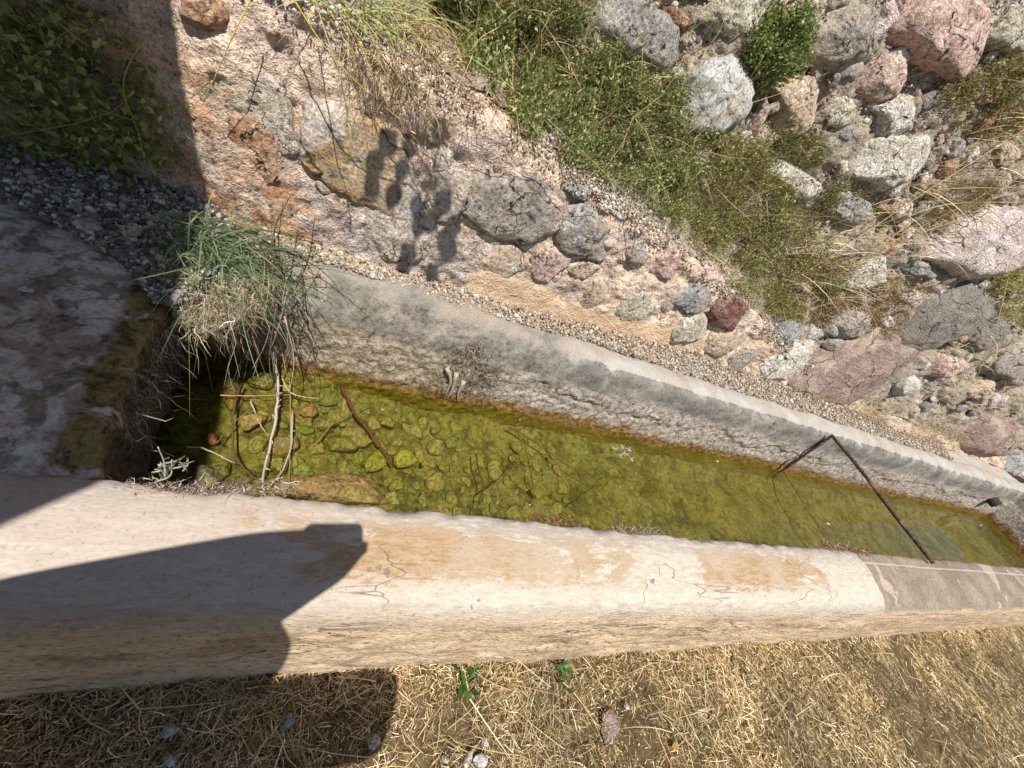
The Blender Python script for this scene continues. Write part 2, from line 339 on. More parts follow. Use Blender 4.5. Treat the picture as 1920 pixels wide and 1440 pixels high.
ST = dict(
    tan=stone_mat('tan_stone', 'a88f74', 'c2a98c', 'd8cfc0', .42), grey=stone_mat('grey_stone', '7f7d7c', '9c9a99', 'b7b2ab', .40),
    smooth=stone_mat('pale_grey_stone', '9fa3a6', 'b1b4b6', 'c4c6c6', .38, 22, None, .3), pink=stone_mat('pink_stone', 'b08a80', 'c7a298', 'd9c8c0', .42),
    rose=stone_mat('rose_stone', 'b39aa0', 'cbb4b6', 'e2d8d6', .5, 11, ((1, 1, 3), (0, .6, 0))), red=stone_mat('dark_red_stone', '6f3f38', '8d5850', 'a8857c', .34, 22),
    white=stone_mat('white_crumbly_stone', 'a8a294', 'd2cdc2', 'ebe8e0', .52, 16, None, 1.0), blue=stone_mat('blue_grey_stone', '6f7780', '8d959c', 'b0b4b6', .40),
    slate=stone_mat('slate_stone', '8a8682', 'a8a29a', 'c0bab0', .4, 12, ((1.2, 6, 6), (0, .65, 0)), 1.0), ochre=stone_mat('ochre_lichen_stone', '9f938c', 'b3a8a4', 'b08a4a', .5, 5),
    rust=stone_mat('rust_stone', '9a6a42', 'b98557', 'd2ab80', .42), dark=stone_mat('dark_grey_stone', '827a74', '9c948c', 'b3aaa0', .40), warm=stone_mat('warm_grey_stone', 'a3958a', 'bcaea0', 'd0c2b0', .42),
    purple=stone_mat('purple_slate', '8a6f68', 'a88a80', 'c7b09c', .42, 10, ((1.2, 6, 6), (0, .5, 0))), olive=stone_mat('pale_green_stone', '9a957c', 'b9b49c', 'd6d2c2', .45))
M_GRAV = col_mat('gravel_pebbles', .95, .1, 0, .35, 90, .6); M_STRAW = col_mat('dry_straw', .8, .25, .12, .2, 40); M_LEAF = col_mat('leaf', .5, .4, .42, .2, 60)
M_WOOD = col_mat('twig_bark', .85, .2, 0, .4, 120, .6)
def algae_mat():
    n = N('algae_stone', .5, .4); c = n.attr('Col', True); n1 = n.noise(26, 7, .68, .4); n2 = n.noise(90, 4, .7)
    c = n.mix(n.mul(n.st(n.noise(11, 4), .45, .6), .6), c, lin('8c8440', .7)); c = n.mix(1.0, c, n.ramp(n1, [(.32, .25), (.48, .95), (.7, 1.4)]), 'MULTIPLY'); c = n.mix(1.0, c, n.ramp(n2, [(.32, .4), (.6, 1.2)]), 'MULTIPLY')
    return n.fin(c, n.bump(n.m('ADD', n1, n.mul(n2, .4)), .9, .02))
M_ALG = algae_mat()
def floor_mat():
    n = N('algae_mud', .8, .2); v = n.map((1, 1, 1)); n1 = n.noise(7, 9, .7, .8); n2 = n.noise(38, 7, .72, .5); n3 = n.noise(2.5, 4); vz = n.vor(20, 'F1', 1, n.mix(.06, n.co, n.new('ShaderNodeTexNoise').outputs[1]))
    c = n.ramp(n1, [(.3, lin('565020', .5)), (.43, lin('928a3e', .5)), (.54, lin('aaa452', .5)), (.66, lin('bcb068', .5))])
    c = n.mix(n.mul(n.st(n3, .48, .62), .7), c, n.ramp(n1, [(.35, lin('5c5a24')), (.6, lin('939648'))]))
    c = n.mix(1.0, c, n.ramp(n2, [(.33, .25), (.46, .9), (.7, 1.5)]), 'MULTIPLY'); c = n.mix(n.mul(n.st(vz, .55, .8), .5), c, lin('2c2606'))
    return n.fin(c, n.bump(n.m('ADD', n1, n2), .9, .03))
M_FLOOR = floor_mat()
def water_mat():
    mat = bpy.data.materials.new('trough_water'); mat.use_nodes = True; t = mat.node_tree; t.nodes.clear()
    tr = t.nodes.new('ShaderNodeBsdfTransparent'); tr.inputs[0].default_value = (.97, .95, .80, 1)
    gl = t.nodes.new('ShaderNodeBsdfGlossy'); gl.inputs['Roughness'].default_value = .015
    fr = t.nodes.new('ShaderNodeFresnel'); fr.inputs[0].default_value = 1.33
    nz = t.nodes.new('ShaderNodeTexNoise'); nz.inputs['Scale'].default_value = 9; nz.inputs['Detail'].default_value = 3
    tc = t.nodes.new('ShaderNodeTexCoord'); t.links.new(tc.outputs['Object'], nz.inputs['Vector'])
    bp = t.nodes.new('ShaderNodeBump'); bp.inputs['Strength'].default_value = .13; bp.inputs['Distance'].default_value = .01; t.links.new(nz.outputs[0], bp.inputs['Height'])
    t.links.new(bp.outputs[0], gl.inputs['Normal'])
    df = t.nodes.new('ShaderNodeBsdfDiffuse'); n2 = t.nodes.new('ShaderNodeTexNoise'); n2.inputs['Scale'].default_value = 5; n2.inputs['Detail'].default_value = 5; n2.inputs['Distortion'].default_value = 1.2; t.links.new(tc.outputs['Object'], n2.inputs['Vector'])
    cr = t.nodes.new('ShaderNodeValToRGB'); cr.color_ramp.elements[0].position = .35; cr.color_ramp.elements[0].color = (.12, .095, .014, 1); cr.color_ramp.elements[1].position = .68; cr.color_ramp.elements[1].color = (.27, .215, .045, 1); t.links.new(n2.outputs[0], cr.inputs[0]); t.links.new(cr.outputs[0], df.inputs[0])
    sx = t.nodes.new('ShaderNodeSeparateXYZ'); t.links.new(tc.outputs['Object'], sx.inputs[0]); mr = t.nodes.new('ShaderNodeMapRange'); t.links.new(sx.outputs[0], mr.inputs[0])
    for i_, v_ in ((1, .1), (2, 2.6), (3, .04), (4, .28)): mr.inputs[i_].default_value = v_
    mm = t.nodes.new('ShaderNodeMixShader'); t.links.new(mr.outputs[0], mm.inputs[0]); t.links.new(tr.outputs[0], mm.inputs[1]); t.links.new(df.outputs[0], mm.inputs[2])
    mx = t.nodes.new('ShaderNodeMixShader'); o = t.nodes.new('ShaderNodeOutputMaterial')
    t.links.new(fr.outputs[0], mx.inputs[0]); t.links.new(mm.outputs[0], mx.inputs[1]); t.links.new(gl.outputs[0], mx.inputs[2]); t.links.new(mx.outputs[0], o.inputs[0]); return mat
M_WATER = water_mat()
def soil_mat():
    n = N('straw_soil', .95, .1); n1 = n.noise(12, 7, .65); n2 = n.noise(150, 5, .75)
    c = n.ramp(n1, [(.3, lin('66553c')), (.5, lin('8c7656')), (.7, lin('b29a74'))]); c = n.mix(1.0, c, n.ramp(n2, [(.3, .35), (.5, .95), (.7, 1.3)]), 'MULTIPLY')
    return n.fin(c, n.bump(n.m('ADD', n1, n2), .9, .02))
M_SOIL = soil_mat()
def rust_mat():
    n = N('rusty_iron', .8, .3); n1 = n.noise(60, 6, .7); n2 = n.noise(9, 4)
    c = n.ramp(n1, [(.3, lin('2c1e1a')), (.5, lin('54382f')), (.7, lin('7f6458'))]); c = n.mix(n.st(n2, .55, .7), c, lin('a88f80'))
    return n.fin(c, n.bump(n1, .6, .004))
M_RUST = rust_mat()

# ------------------------------------------------------------------ ground and hillside (structure)
def ground():
    def patch(x0, x1, y0, y1, nx, ny, V, Fs):
        xs = np.linspace(x0, x1, nx); ys = np.linspace(y0, y1, ny); X, Y = np.meshgrid(xs, ys, indexing='ij'); o = len(V)
        P = np.stack([X, Y, 0 * X], -1).reshape(-1, 3); P[:, 2] = .012 * fbm(P, 3, 3) - .012; Fs.append(grid_faces(nx, ny) + sum(len(q) for q in V)); V.append(P)
    V = []; Fs = []
    patch(-2.5, 8, -2.2, .26, 200, 50, V, Fs); patch(-60, 70, -70, -2.2, 40, 25, V, Fs); patch(-60, -2.5, -2.2, .26, 20, 4, V, Fs); patch(8, 70, -2.2, .26, 20, 4, V, Fs)
    patch(-60, -2.2, .26, 1.9, 20, 4, V, Fs); patch(7.3, 70, .26, 1.9, 20, 6, V, Fs)
    tag(mesh_np('ground', np.vstack(V), np.vstack(Fs), M_SOIL), kind='structure')
    xs = np.concatenate([np.linspace(-60, -4, 15), np.linspace(-3.8, 12, 60), np.linspace(13, 70, 15)]); ys = np.concatenate([np.linspace(0, 3, 14), np.linspace(4, 70, 14)])
    X, Y = np.meshgrid(xs, ys, indexing='ij'); zh = lerp(np.clip(X, -4, 14), ZH); yb = W(np.clip(X, -4, 12), zh)
    P = np.stack([X, yb + Y - .02, zh - .03 + .1 * Y * np.exp(-Y / 30) * (zh > 1.2)], -1).reshape(-1, 3); P[:, 2] += .05 * fbm(P, .8, 3) * (P[:, 1] > 2.8)
    tag(mesh_np('hillside', P, grid_faces(len(xs), len(ys)), M_SOIL), kind='structure')
ground()

# ------------------------------------------------------------------ the trough
TR = tag(empty('water_trough', (0, .85, 0)), 'long plastered stone water trough running along the foot of the wall', 'water trough', kind='thing')
def sweep(name, prof, xs, mat, disp, stain=None, extra=None, cap=True):
    prof = np.asarray(prof, float); seg = np.linalg.norm(np.diff(prof[:, :2], axis=0), axis=1); t = np.concatenate([[0], np.cumsum(seg)])
    nv = int(t[-1] / .009); tt = np.linspace(0, t[-1], nv); y = np.interp(tt, t, prof[:, 0]); z = np.interp(tt, t, prof[:, 1]); a = np.interp(tt, t, prof[:, 2])
    for _ in range(4): y[1:-1] = (y[:-2] + 2 * y[1:-1] + y[2:]) / 4; z[1:-1] = (z[:-2] + 2 * z[1:-1] + z[2:]) / 4
    ny = np.gradient(z); nz = -np.gradient(y); L = np.hypot(ny, nz); ny /= L; nz /= L
    X, Y = np.meshgrid(xs, y, indexing='ij'); Z = np.broadcast_to(z, X.shape); P = np.stack([X, Y, Z], -1); A = np.broadcast_to(a, X.shape)
    d = disp(P, A); P = P + np.stack([0 * d, d * ny, d * nz], -1)
    if extra is not None: P = extra(P, A)
    at = {'pt': A.ravel(), 'top': A.ravel()}; at['stain'] = stain(P, A).ravel() if stain else np.zeros(A.size)
    return mesh_np(name, P.reshape(-1, 3), grid_faces(len(xs), nv, True), mat, TR, attrs=at)
# front wall profile from inside foot over the lip and shoulder to the outer foot (y, z, pt)
FP = [(.515, -.35, -.6), (.512, .40, -.12), (.506, .432, -.03), (.49, .447, .02), (.43, .452, .27), (.36, .447, .55), (.30, .432, .78), (.262, .408, .95), (.242, .37, 1.04), (.232, .30, 1.2), (.226, .15, 1.6), (.222, .02, 1.95), (.224, -.08, 2.1)]
def fd(P, A):
    lo = fbm(P, 2.2, 4, 3) * .007; rough = sstep(1.0, 1.2, A); edge = np.exp(-(A / .1) ** 2)
    q = P * [1, 1, 3.5]
    return lo + rough * (fbm(P * [1, 1, 2.2], 7, 5, 9, .62) * .008) + edge * fbm(P, 30, 3, 12) * .006 + fbm(P, 40, 2, 5) * .0006
def fstain(P, A):
    x = P[..., 0]; s = .35 * np.ones_like(x) - .75 * sstep(.1, -.25, x)
    for c, wd, k in ((.33, .12, .5), (.75, .35, .2), (1.55, .22, .6), (1.7, .12, .5), (2.3, .3, -.25), (1.2, .12, -.3)): s = s + k * np.exp(-((x - c) / wd) ** 2)
    return s
def fend(P, A):   # the plaster ends in a slightly slanted, worn edge and sits on the concrete coping
    e = np.clip((P[..., 0] - 1.9) / .55, 0, 1); P[..., 0] += e * (.05 * np.clip(A, 0, 1.2) - .02 + .03 * fbm(P, 8, 4, 8))
    return P
xs = np.concatenate([np.arange(-1.7, -.75, .03), np.arange(-.75, 2.452, .0105)])
sweep('front_wall', FP, xs, M_PL, fd, fstain, fend)
FC = [(y + (.006 if i < 4 else (-.002 if i > 7 else 0)) + (.006 if i > 7 else 0), z - (.010 if 2 < i < 8 else 0), a) for i, (y, z, a) in enumerate(FP)]
sweep('coping', FC, np.arange(2.36, 7.3, .02), M_CON, lambda P, A: fd(P, A) * .8 + fbm(P, 60, 2, 4) * .0012)
# back rim: gutter edge, rim top, inner face down to the floor
BP = [(1.86, .425, .3), (1.515, .43, .8), (1.50, .452, 1.2), (1.44, .458, 1.2), (1.395, .452, 1.0), (1.37, .43, .4), (1.352, .37, 0), (1.338, .2, 0), (1.318, 0, 0), (1.30, -.35, 0)]
def bd(P, A):
    low = sstep(.3, .18, P[..., 2]); lf = sstep(1.1, .5, P[..., 0])
    return fbm(P, 2.0, 4, 31) * .014 + fbm(P, 11, 4, 37) * .0045 + (low * .005 + lf * .003) * fbm(P * [1, 1, 1.3], 34, 3, 33, .6) + .011 * sstep(.20, .225, P[..., 2] + .05 * fbm(P * [1, 0, 0], 5, 4, 38) + .012 * fbm(P * [1, 0, 0], 40, 2, 39)) * sstep(.7, 1.1, P[..., 0]) * sstep(.44, .40, P[..., 2]) + fbm(P, 50, 2, 36) * .001
def bx(P, A):
    P[..., 1] -= .03 * sstep(.9, -.1, P[..., 0]) * sstep(.42, .3, P[..., 2]); return P
sweep('back_rim', BP, np.concatenate([np.arange(-.7, 3.5, .011), np.arange(3.5, 7.3, .03)]), M_RIM, bd, None, bx)
# basin floor
xs = np.concatenate([np.arange(-.6, 2.6, .02), np.arange(2.6, 7.3, .05)]); ys = np.arange(.48, 1.36, .02); X, Y = np.meshgrid(xs, ys, indexing='ij')
P = np.stack([X, Y, 0 * X], -1); P[..., 2] = -.13 + .09 * sstep(.5, -.15, X) - .03 * sstep(1.5, 3, X) + .014 * fbm(P, 9, 5, 41) + .05 * sstep(1.2, 1.33, Y)
FLOORZ = lambda x, y: -.13 + .09 * sstep(.5, -.15, x) - .03 * sstep(1.5, 3, x)
mesh_np('basin_floor', P.reshape(-1, 3), grid_faces(len(xs), len(ys)), M_FLOOR, TR)
# left end block with a rolled lip: rows across x, over the lip and down the inner face
def end_block():
    ys = np.arange(.475, 1.62, .012); u = np.concatenate([np.linspace(-1.3, -.06, 100), np.linspace(-.055, 0, 8)]); a = np.linspace(0, math.pi / 2, 8)[1:]; dn = np.linspace(0, 1, 40)[1:]
    P = []; A = []
    for y in ys:
        xl = -.345 - (y - .5) * .13; r = .045; row = []; at = []
        for q in u: row.append((xl - r + q, y, .455)); at.append(np.clip(1 + q / .16, -1, .9))
        for t in a: row.append((xl - r + r * math.sin(t), y, .455 - r + r * math.cos(t))); at.append(.9 + .1 * t)
        for t in dn: row.append((xl - .03 * t, y, .41 - .76 * t)); at.append(1.05 + t)
        P.append(row); A.append(at)
    P = np.array(P); A = np.array(A); flat = sstep(1.02, .95, A)
    P[..., 2] += flat * (.010 * fbm(P, 4, 5, 51) + .02 * sstep(1.2, 1.5, P[..., 1]) + .004 * ridge(P, 9, 4, 52)) - flat * .035 * sstep(.56, .475, P[..., 1])
    P[..., 0] += (1 - flat) * (.018 * fbm(P * [1, 1, .5], 14, 5, 53) - .01) + .008 * fbm(P, 8, 3, 54) * sstep(.6, .9, A)
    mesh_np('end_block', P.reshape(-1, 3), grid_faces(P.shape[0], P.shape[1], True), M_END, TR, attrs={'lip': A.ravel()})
end_block()
mb = MB(); P = []
ys = np.linspace(.49, 1.5, 40); prof = [(-.35, 7.08), (-.1, 7.08), (.2, 7.09), (.40, 7.1), (.44, 7.12), (.452, 7.16), (.452, 7.38), (.3, 7.4), (-.1, 7.4)]
V = np.array([[(x, y, z) for (z, x) in prof] for y in ys]); V[..., 0] += .02 * fbm(V, 6, 4, 61)
mb.add(V.reshape(-1, 3), grid_faces(len(ys), len(prof)), (.3, .3, .3)); mesh_np('far_end_wall', V.reshape(-1, 3), grid_faces(len(ys), len(prof)), M_RIM, TR, attrs={'top': (V[..., 2] > .44).ravel().astype(float)})
mb = MB(); P0 = np.array([6.55, 1.30, .25])
mb.tube([P0 + [0, .08, 0], P0 + [0, -.03, 0], P0 + [0, -.032, 0], P0 + [0, .07, 0]], [.05, .05, .04, .04], 14, (.05, .045, .04)); tag(mb.build('outlet_pipe', M_WOOD, TR), 'dark round outlet pipe in the far end of the back face')
# water
X, Y = np.meshgrid(np.linspace(-.42, 7.15, 60), np.linspace(.49, 1.345, 10), indexing='ij')
tag(mesh_np('water', np.stack([X, Y, 0 * X], -1).reshape(-1, 3), grid_faces(60, 10), M_WATER), kind='structure')

# ------------------------------------------------------------------ the bank and the wall above it
def wall_strip(name, z0, z1, nz, xs, mat, amp, parent, strip=False):
    tz = np.linspace(0, 1, nz); X, T = np.meshgrid(xs, tz, indexing='ij'); a = z0(X); b = z1(X); Z = a + (b - a) * T
    P = np.stack([X, W(X, Z), Z], -1)
    d = amp * (fbm(P, 3.5, 4, 71) + .6 * fbm(P, 14, 4, 73, .65)); d = d - amp * 1.1 * np.maximum(ridge(P @ np.array([[.8, 0, .6], [0, 1, 0], [-.9, 0, 1.2]]), 3.4, 4, 75) - .75, 0)
    n = wnorm(P.reshape(-1, 3)).reshape(P.shape); fade = np.ones_like(d)
    st = np.zeros_like(d)
    if strip:
        st = sstep(.62, .53, Z + .03 * fbm(P, 5, 3, 77)) * sstep(.35, .6, X) * sstep(2.3, 1.9, X); d = d * (1 - .8 * st) + st * .012
    P = P + n * d[..., None]
    return mesh_np(name, P.reshape(-1, 3), grid_faces(len(xs), nz), mat, parent, attrs={'strip': st.ravel()})
XS = np.concatenate([np.arange(-4, -1.2, .06), np.arange(-1.2, 4, .0135), np.arange(4, 8, .04), np.arange(8, 12, .12)])
BANK = tag(empty('retaining_wall', (0, 1.6, .43)), 'low mortared rubble retaining wall rising behind the gravel gutter', 'retaining wall', kind='thing')
WALL = tag(empty('stone_wall', (0, 2.1, 1.1)), 'rough stone wall with weedy joints above the planted ledge', 'stone wall', kind='thing')
wall_strip('mortar', lambda x: .40 + 0 * x, lambda x: lerp(x, ZT) + .03, 90, XS, M_BANK, .022, BANK, True)
wall_strip('mortar', lambda x: lerp(x, ZT) + .028, lambda x: np.maximum(lerp(x, ZH), lerp(x, ZT) + .1), 180, XS, M_FILL, .036, WALL)
def stone(px, kind, parent, bulge=.3, world=None, res=(30, 9), sd=[100]):
    sd[0] += 1; s = sd[0]
    P = hit(px) if world is None else np.asarray(world, float)
    c = P.mean(0); n = wnorm(c)[0]; c = c + n * (.016 if parent is WALL else .007); t1 = np.cross([0, 0, 1.], n); t1 /= np.linalg.norm(t1); t2 = np.cross(n, t1)
    q = np.stack([(P - c) @ t1, (P - c) @ t2], 1); nr, nk = res
    ang = np.arctan2(q[:, 1], q[:, 0]); o = np.argsort(ang); ang = ang[o]; rad = np.hypot(q[:, 0], q[:, 1])[o]
    th = np.linspace(-math.pi, math.pi, nr, endpoint=False); rad = rad * 1.16
    qo = q[o] * 1.14; r = np.zeros(nr); u2 = np.stack([np.cos(th), np.sin(th)], 1)
    for i in range(len(qo)):
        A_ = qo[i]; e = qo[(i + 1) % len(qo)] - A_; den = u2[:, 0] * e[1] - u2[:, 1] * e[0]; den = np.where(abs(den) < 1e-9, 1e-9, den)
        tt = (A_[0] * e[1] - A_[1] * e[0]) / den; ss = (A_[0] * u2[:, 1] - A_[1] * u2[:, 0]) / den; ok = (tt > 0) & (ss >= -1e-6) & (ss <= 1 + 1e-6); r = np.where(ok, np.maximum(r, tt), r)
    r = np.where(r < 1e-4, rad.mean(), r); r = .12 * np.roll(r, 1) + .76 * r + .12 * np.roll(r, -1); r = r * (1 + .05 * vn(np.stack([th * 3, th * 0 + s, th * 0], 1)))
    size = r.mean(); V = []
    rings = [(1.04, -.45), (1.05, -.1)] + [(math.sin(a), math.cos(a)) for a in np.linspace(math.pi / 2, .12, nk)]
    for k, (rr, hh) in enumerate(rings):
        for j in range(nr):
            h = size * bulge * (1 - (rr ** 8 if k > 1 else 1)) if k > 1 else hh * size
            p = c + (t1 * math.cos(th[j]) + t2 * math.sin(th[j])) * r[j] * rr + n * h; V.append(p)
    V = np.array(V); V = np.vstack([V, c + n * size * bulge])
    f = grid_faces(len(rings), nr); last = (len(rings) - 1) * nr
    Fs = [tuple(int(i) for i in t) for t in f] + [(k * nr + nr - 1, (k + 1) * nr + nr - 1, (k + 1) * nr, k * nr) for k in range(len(rings) - 1)] + [(last + j, last + (j + 1) % nr, len(V) - 1)[::-1] for j in range(nr)]
    rg = np.random.default_rng(s); M3 = np.stack([t1, t2, n])
    for _ in range(8):
        mdir = np.array([rg.normal(0, .55), rg.normal(0, .55), rg.uniform(.35, 1.2)]); mdir /= np.linalg.norm(mdir); mdir = mdir @ M3
        pr = (V - c) @ mdir; o = np.quantile(pr, rg.uniform(.85, .97)); ex = np.maximum(pr - o, 0); V = V - mdir * (ex * .92)[:, None]
    d = V - c; dirn = d / (np.linalg.norm(d, axis=1)[:, None] + 1e-6)
    V = V + dirn * (.06 * size * fbm(V + s, 1.6 / size, 3, s)[:, None] + .05 * size * fbm(V, 5 / size, 5, s + 5, .68)[:, None])
    me = bpy.data.meshes.new('stone'); me.from_pydata(V.tolist(), [], Fs); me.update()
    ob = link('stone', me, ST[kind], parent); return ob
BST = [
 ('ochre', .22, [(560,173),(580,170),(620,200),(680,233),(733,260),(763,300),(770,347),(747,383),(713,370),(647,350),(587,320),(563,267)]),
 ('warm', .2, [(430,130),(480,130),(530,170),(548,240),(520,258),(470,215),(420,160)]),
 ('rust', .2, [(373,253),(400,213),(460,213),(520,267),(553,307),(520,337),(467,330),(393,300)]),
 ('rust', .2, [(400,345),(470,345),(560,380),(620,430),(560,450),(450,420),(395,385)]),
 ('tan', .15, [(355,80),(420,95),(440,150),(400,190),(362,170)]),
 ('warm', .2, [(800,333),(847,327),(880,337),(893,373),(890,410),(813,400)]),
 ('warm', .15, [(700,410),(760,395),(800,430),(800,480),(740,490),(690,450)]),
 ('dark', .4, [(893,377),(923,337),(980,327),(1027,350),(1047,377),(1043,433),(1000,443),(947,433),(897,413)]),
 ('grey', .55, [(1055,413),(1073,395),(1093,390),(1117,410),(1137,436),(1143,465),(1125,483),(1087,474),(1047,462)]),
 ('pink', .4, [(1000,477),(1035,468),(1064,477),(1052,503),(1029,524),(1000,512)]),
 ('tan', .35, [(1075,480),(1105,488),(1120,500),(1100,520),(1060,515)]),
 ('blue', .25, [(1058,346),(1085,343),(1108,363),(1099,375),(1079,369)]),
 ('white', .2, [(1128,366),(1146,363),(1172,384),(1184,404),(1163,406),(1128,393)]),
 ('pink', .5, [(1230,468),(1248,460),(1268,474),(1271,500),(1254,518),(1233,515),(1204,512),(1228,492)]),
 ('grey', .4, [(1175,465),(1200,460),(1212,478),(1205,495),(1178,490)]),
 ('pink', .4, [(1298,471),(1321,486),(1362,518),(1376,541),(1359,547),(1338,530),(1312,521),(1300,492)]),
 ('red', .45, [(1333,570),(1359,556),(1382,565),(1400,588),(1394,605),(1368,614),(1341,608),(1333,591)]),
 ('blue', .45, [(1260,556),(1280,538),(1306,535),(1327,556),(1324,579),(1298,586),(1277,579)]),
 ('olive', .45, [(1254,600),(1268,591),(1306,589),(1322,603),(1318,626),(1295,640),(1263,635)]),
 ('olive', .3, [(1146,570),(1175,544),(1210,556),(1236,579),(1210,600),(1163,597)]),
 ('tan', .3, [(1085,544),(1111,527),(1131,533),(1137,562),(1111,582),(1090,570)]),
 ('tan', .35, [(1318,640),(1350,620),(1385,617),(1388,638),(1356,661),(1324,667)]),
 ('dark', .35, [(1353,670),(1388,655),(1411,655),(1408,675),(1391,693),(1356,687)]),
 ('white', .45, [(1422,694),(1449,667),(1473,648),(1506,643),(1516,664),(1514,681),(1481,700),(1454,716),(1432,708)]),
 ('blue', .5, [(1449,616),(1465,605),(1489,597),(1500,610),(1489,632),(1468,643),(1451,632)]),
 ('smooth', .5, [(1503,618),(1514,608),(1530,613),(1545,632),(1535,637),(1508,632)]),
 ('tan', .3, [(900,470),(960,465),(1000,500),(960,520),(905,505)]),
 ('tan', .25, [(930,260),(980,270),(1010,300),(985,320),(940,295)]),
 ('purple', .25, [(1470,721),(1535,673),(1606,640),(1665,640),(1711,673),(1660,721),(1595,748),(1552,759)]),
]
UST = [
 ('slate', .3, [(1671,624),(1725,570),(1817,532),(1860,553),(1858,586),(1806,618),(1725,648),(1676,643)]),
 ('slate', .3, [(1801,618),(1858,591),(1888,610),(1860,651),(1823,656)]),
 ('dark', .4, [(1850,691),(1888,651),(1935,632),(1935,721),(1882,716)]),
 ('rose', .4, [(1714,434),(1806,402),(1901,383),(1950,375),(1940,440),(1888,502),(1823,513),(1779,496),(1722,469)]),
 ('blue', .5, [(1657,469),(1674,464),(1706,488),(1752,502),(1787,521),(1779,530),(1747,524),(1693,507),(1671,488)]),
 ('white', .4, [(1552,532),(1590,494),(1644,483),(1663,510),(1652,532),(1606,543)]),
 ('rose', .5, [(1473,526),(1489,518),(1527,543),(1527,553),(1495,543)]),
 ('rose', .5, [(1489,477),(1519,453),(1538,456),(1535,472),(1506,483)]),
 ('pink', .5, [(1736,678),(1774,667),(1804,675),(1793,697),(1766,705),(1739,697)]),
 ('smooth', .4, [(1676,719),(1706,697),(1725,727),(1682,740)]),
 ('tan', .5, [(1801,729),(1833,705),(1852,713),(1850,748),(1833,759)]),
 ('smooth', .55, [(1260,185),(1270,152),(1310,125),(1360,92),(1385,100),(1395,125),(1390,175),(1380,220),(1340,240),(1298,245),(1270,235)]),
 ('grey', .5, [(1100,50),(1145,-10),(1185,5),(1235,32),(1272,75),(1270,105),(1247,130),(1185,105),(1115,95)]),
 ('olive', .5, [(1272,10),(1310,-20),(1410,-20),(1425,25),(1395,85),(1360,70),(1305,35)]),
 ('rust', .7, [(1237,20),(1260,15),(1292,42),(1300,60),(1292,68),(1260,45)]),
 ('tan', .5, [(1449,0),(1476,0),(1487,49),(1481,70),(1460,78)]),
 ('dark', .5, [(1552,27),(1590,11),(1625,16),(1617,68),(1636,89),(1617,116),(1562,127),(1508,116),(1498,100),(1516,60)]),
 ('pink', .5, [(1665,49),(1703,8),(1725,-10),(1795,-10),(1828,35),(1825,98),(1806,135),(1771,146),(1711,114),(1671,79)]),
 ('pink', .55, [(1603,168),(1630,116),(1652,108),(1698,116),(1705,133),(1687,168),(1644,187)]),
 ('tan', .45, [(1449,135),(1481,130),(1514,152),(1527,173),(1519,206),(1516,244),(1481,252),(1457,238),(1462,195)]),
 ('white', .5, [(1627,200),(1665,179),(1701,187),(1703,225),(1687,249),(1644,260),(1646,217)]),
 ('white', .45, [(1590,293),(1630,260),(1720,255),(1733,271),(1725,303),(1693,347),(1649,349),(1606,325)]),
 ('olive', .45, [(1833,41),(1915,-14),(1940,73),(1888,103),(1844,81)]),
 ('white', .4, [(1400,287),(1441,284),(1489,320),(1546,352),(1541,379),(1503,385),(1454,339)]),
 ('tan', .45, [(1833,287),(1888,265),(1906,293),(1871,320)]),
 ('tan', .45, [(1725,355),(1760,339),(1776,352),(1747,371)]),
 ('red', .6, [(1395,240),(1410,238),(1420,250),(1405,258)]),
 ('purple', .4, [(1790,800),(1850,780),(1915,800),(1915,835),(1820,855)]),
 ('blue', .4, [(1868,862),(1912,848),(1925,875),(1880,888)]),
 ('dark', .4, [(1555,600),(1590,578),(1625,590),(1610,625),(1570,632)]),
 ('rust', .5, [(345,0),(420,-8),(428,30),(400,55),(350,58)]),
 ('tan', .4, [(1500,20),(1535,-15),(1550,10),(1520,50)]),
 ('olive', .4, [(1560,180),(1595,190),(1590,240),(1550,230)]),
 ('grey', .4, [(1540,380),(1590,365),(1640,390),(1600,420),(1550,410)]),
 ('tan', .4, [(1650,380),(1700,375),(1720,400),(1680,415)]),
 ('white', .4, [(1690,560),(1715,545),(1730,560),(1705,575)]),
]
for k, b, p in BST:
    q_ = np.array(p, float); cx_ = q_.mean(0); left = cx_[0] < 1040
    stone((q_ - cx_) * (1.22 if left else 1.05) + cx_, k, BANK, b * (.36 if left else .6), res=(64, 15))
for k, b, p in UST: stone(p, k, WALL, b * .85, res=(64, 15))
# stones of the same wall beyond the picture
def filler():
    got = [(W_, .22) for W_ in []]
    kinds = list(ST); n = 0; r2 = np.random.default_rng(3)
    for _ in range(1600):
        x = r2.uniform(-3.6, 9.5); z = r2.uniform(.55, 2.7); zt = lerp(x, ZT)
        if z > lerp(x, ZH) - .08 or abs(z - zt - .05) < .13: continue
        p = np.array([x, W(x, z), z]); q, dep = proj(p[None])
        if dep[0] > 0 and -70 < q[0, 0] < 1990 and -70 < q[0, 1] < 1500: continue
        rad = r2.uniform(.07, .17)
        if any(np.linalg.norm(p - g) < rad + rg + .015 for g, rg in got): continue
        got.append((p, rad)); nrm = wnorm(p)[0]; t1 = np.cross([0, 0, 1.], nrm); t1 /= np.linalg.norm(t1); t2 = np.cross(nrm, t1)
        th = np.linspace(0, 2 * math.pi, 8, endpoint=False); poly = [p + (t1 * math.cos(a) * r2.uniform(.85, 1.25) + t2 * math.sin(a) * r2.uniform(.6, .95)) * rad for a in th]
        stone(None, kinds[r2.integers(len(kinds))], BANK if z < zt else WALL, r2.uniform(.3, .5), poly, (14, 5)); n += 1
        if n > 170: break
filler()
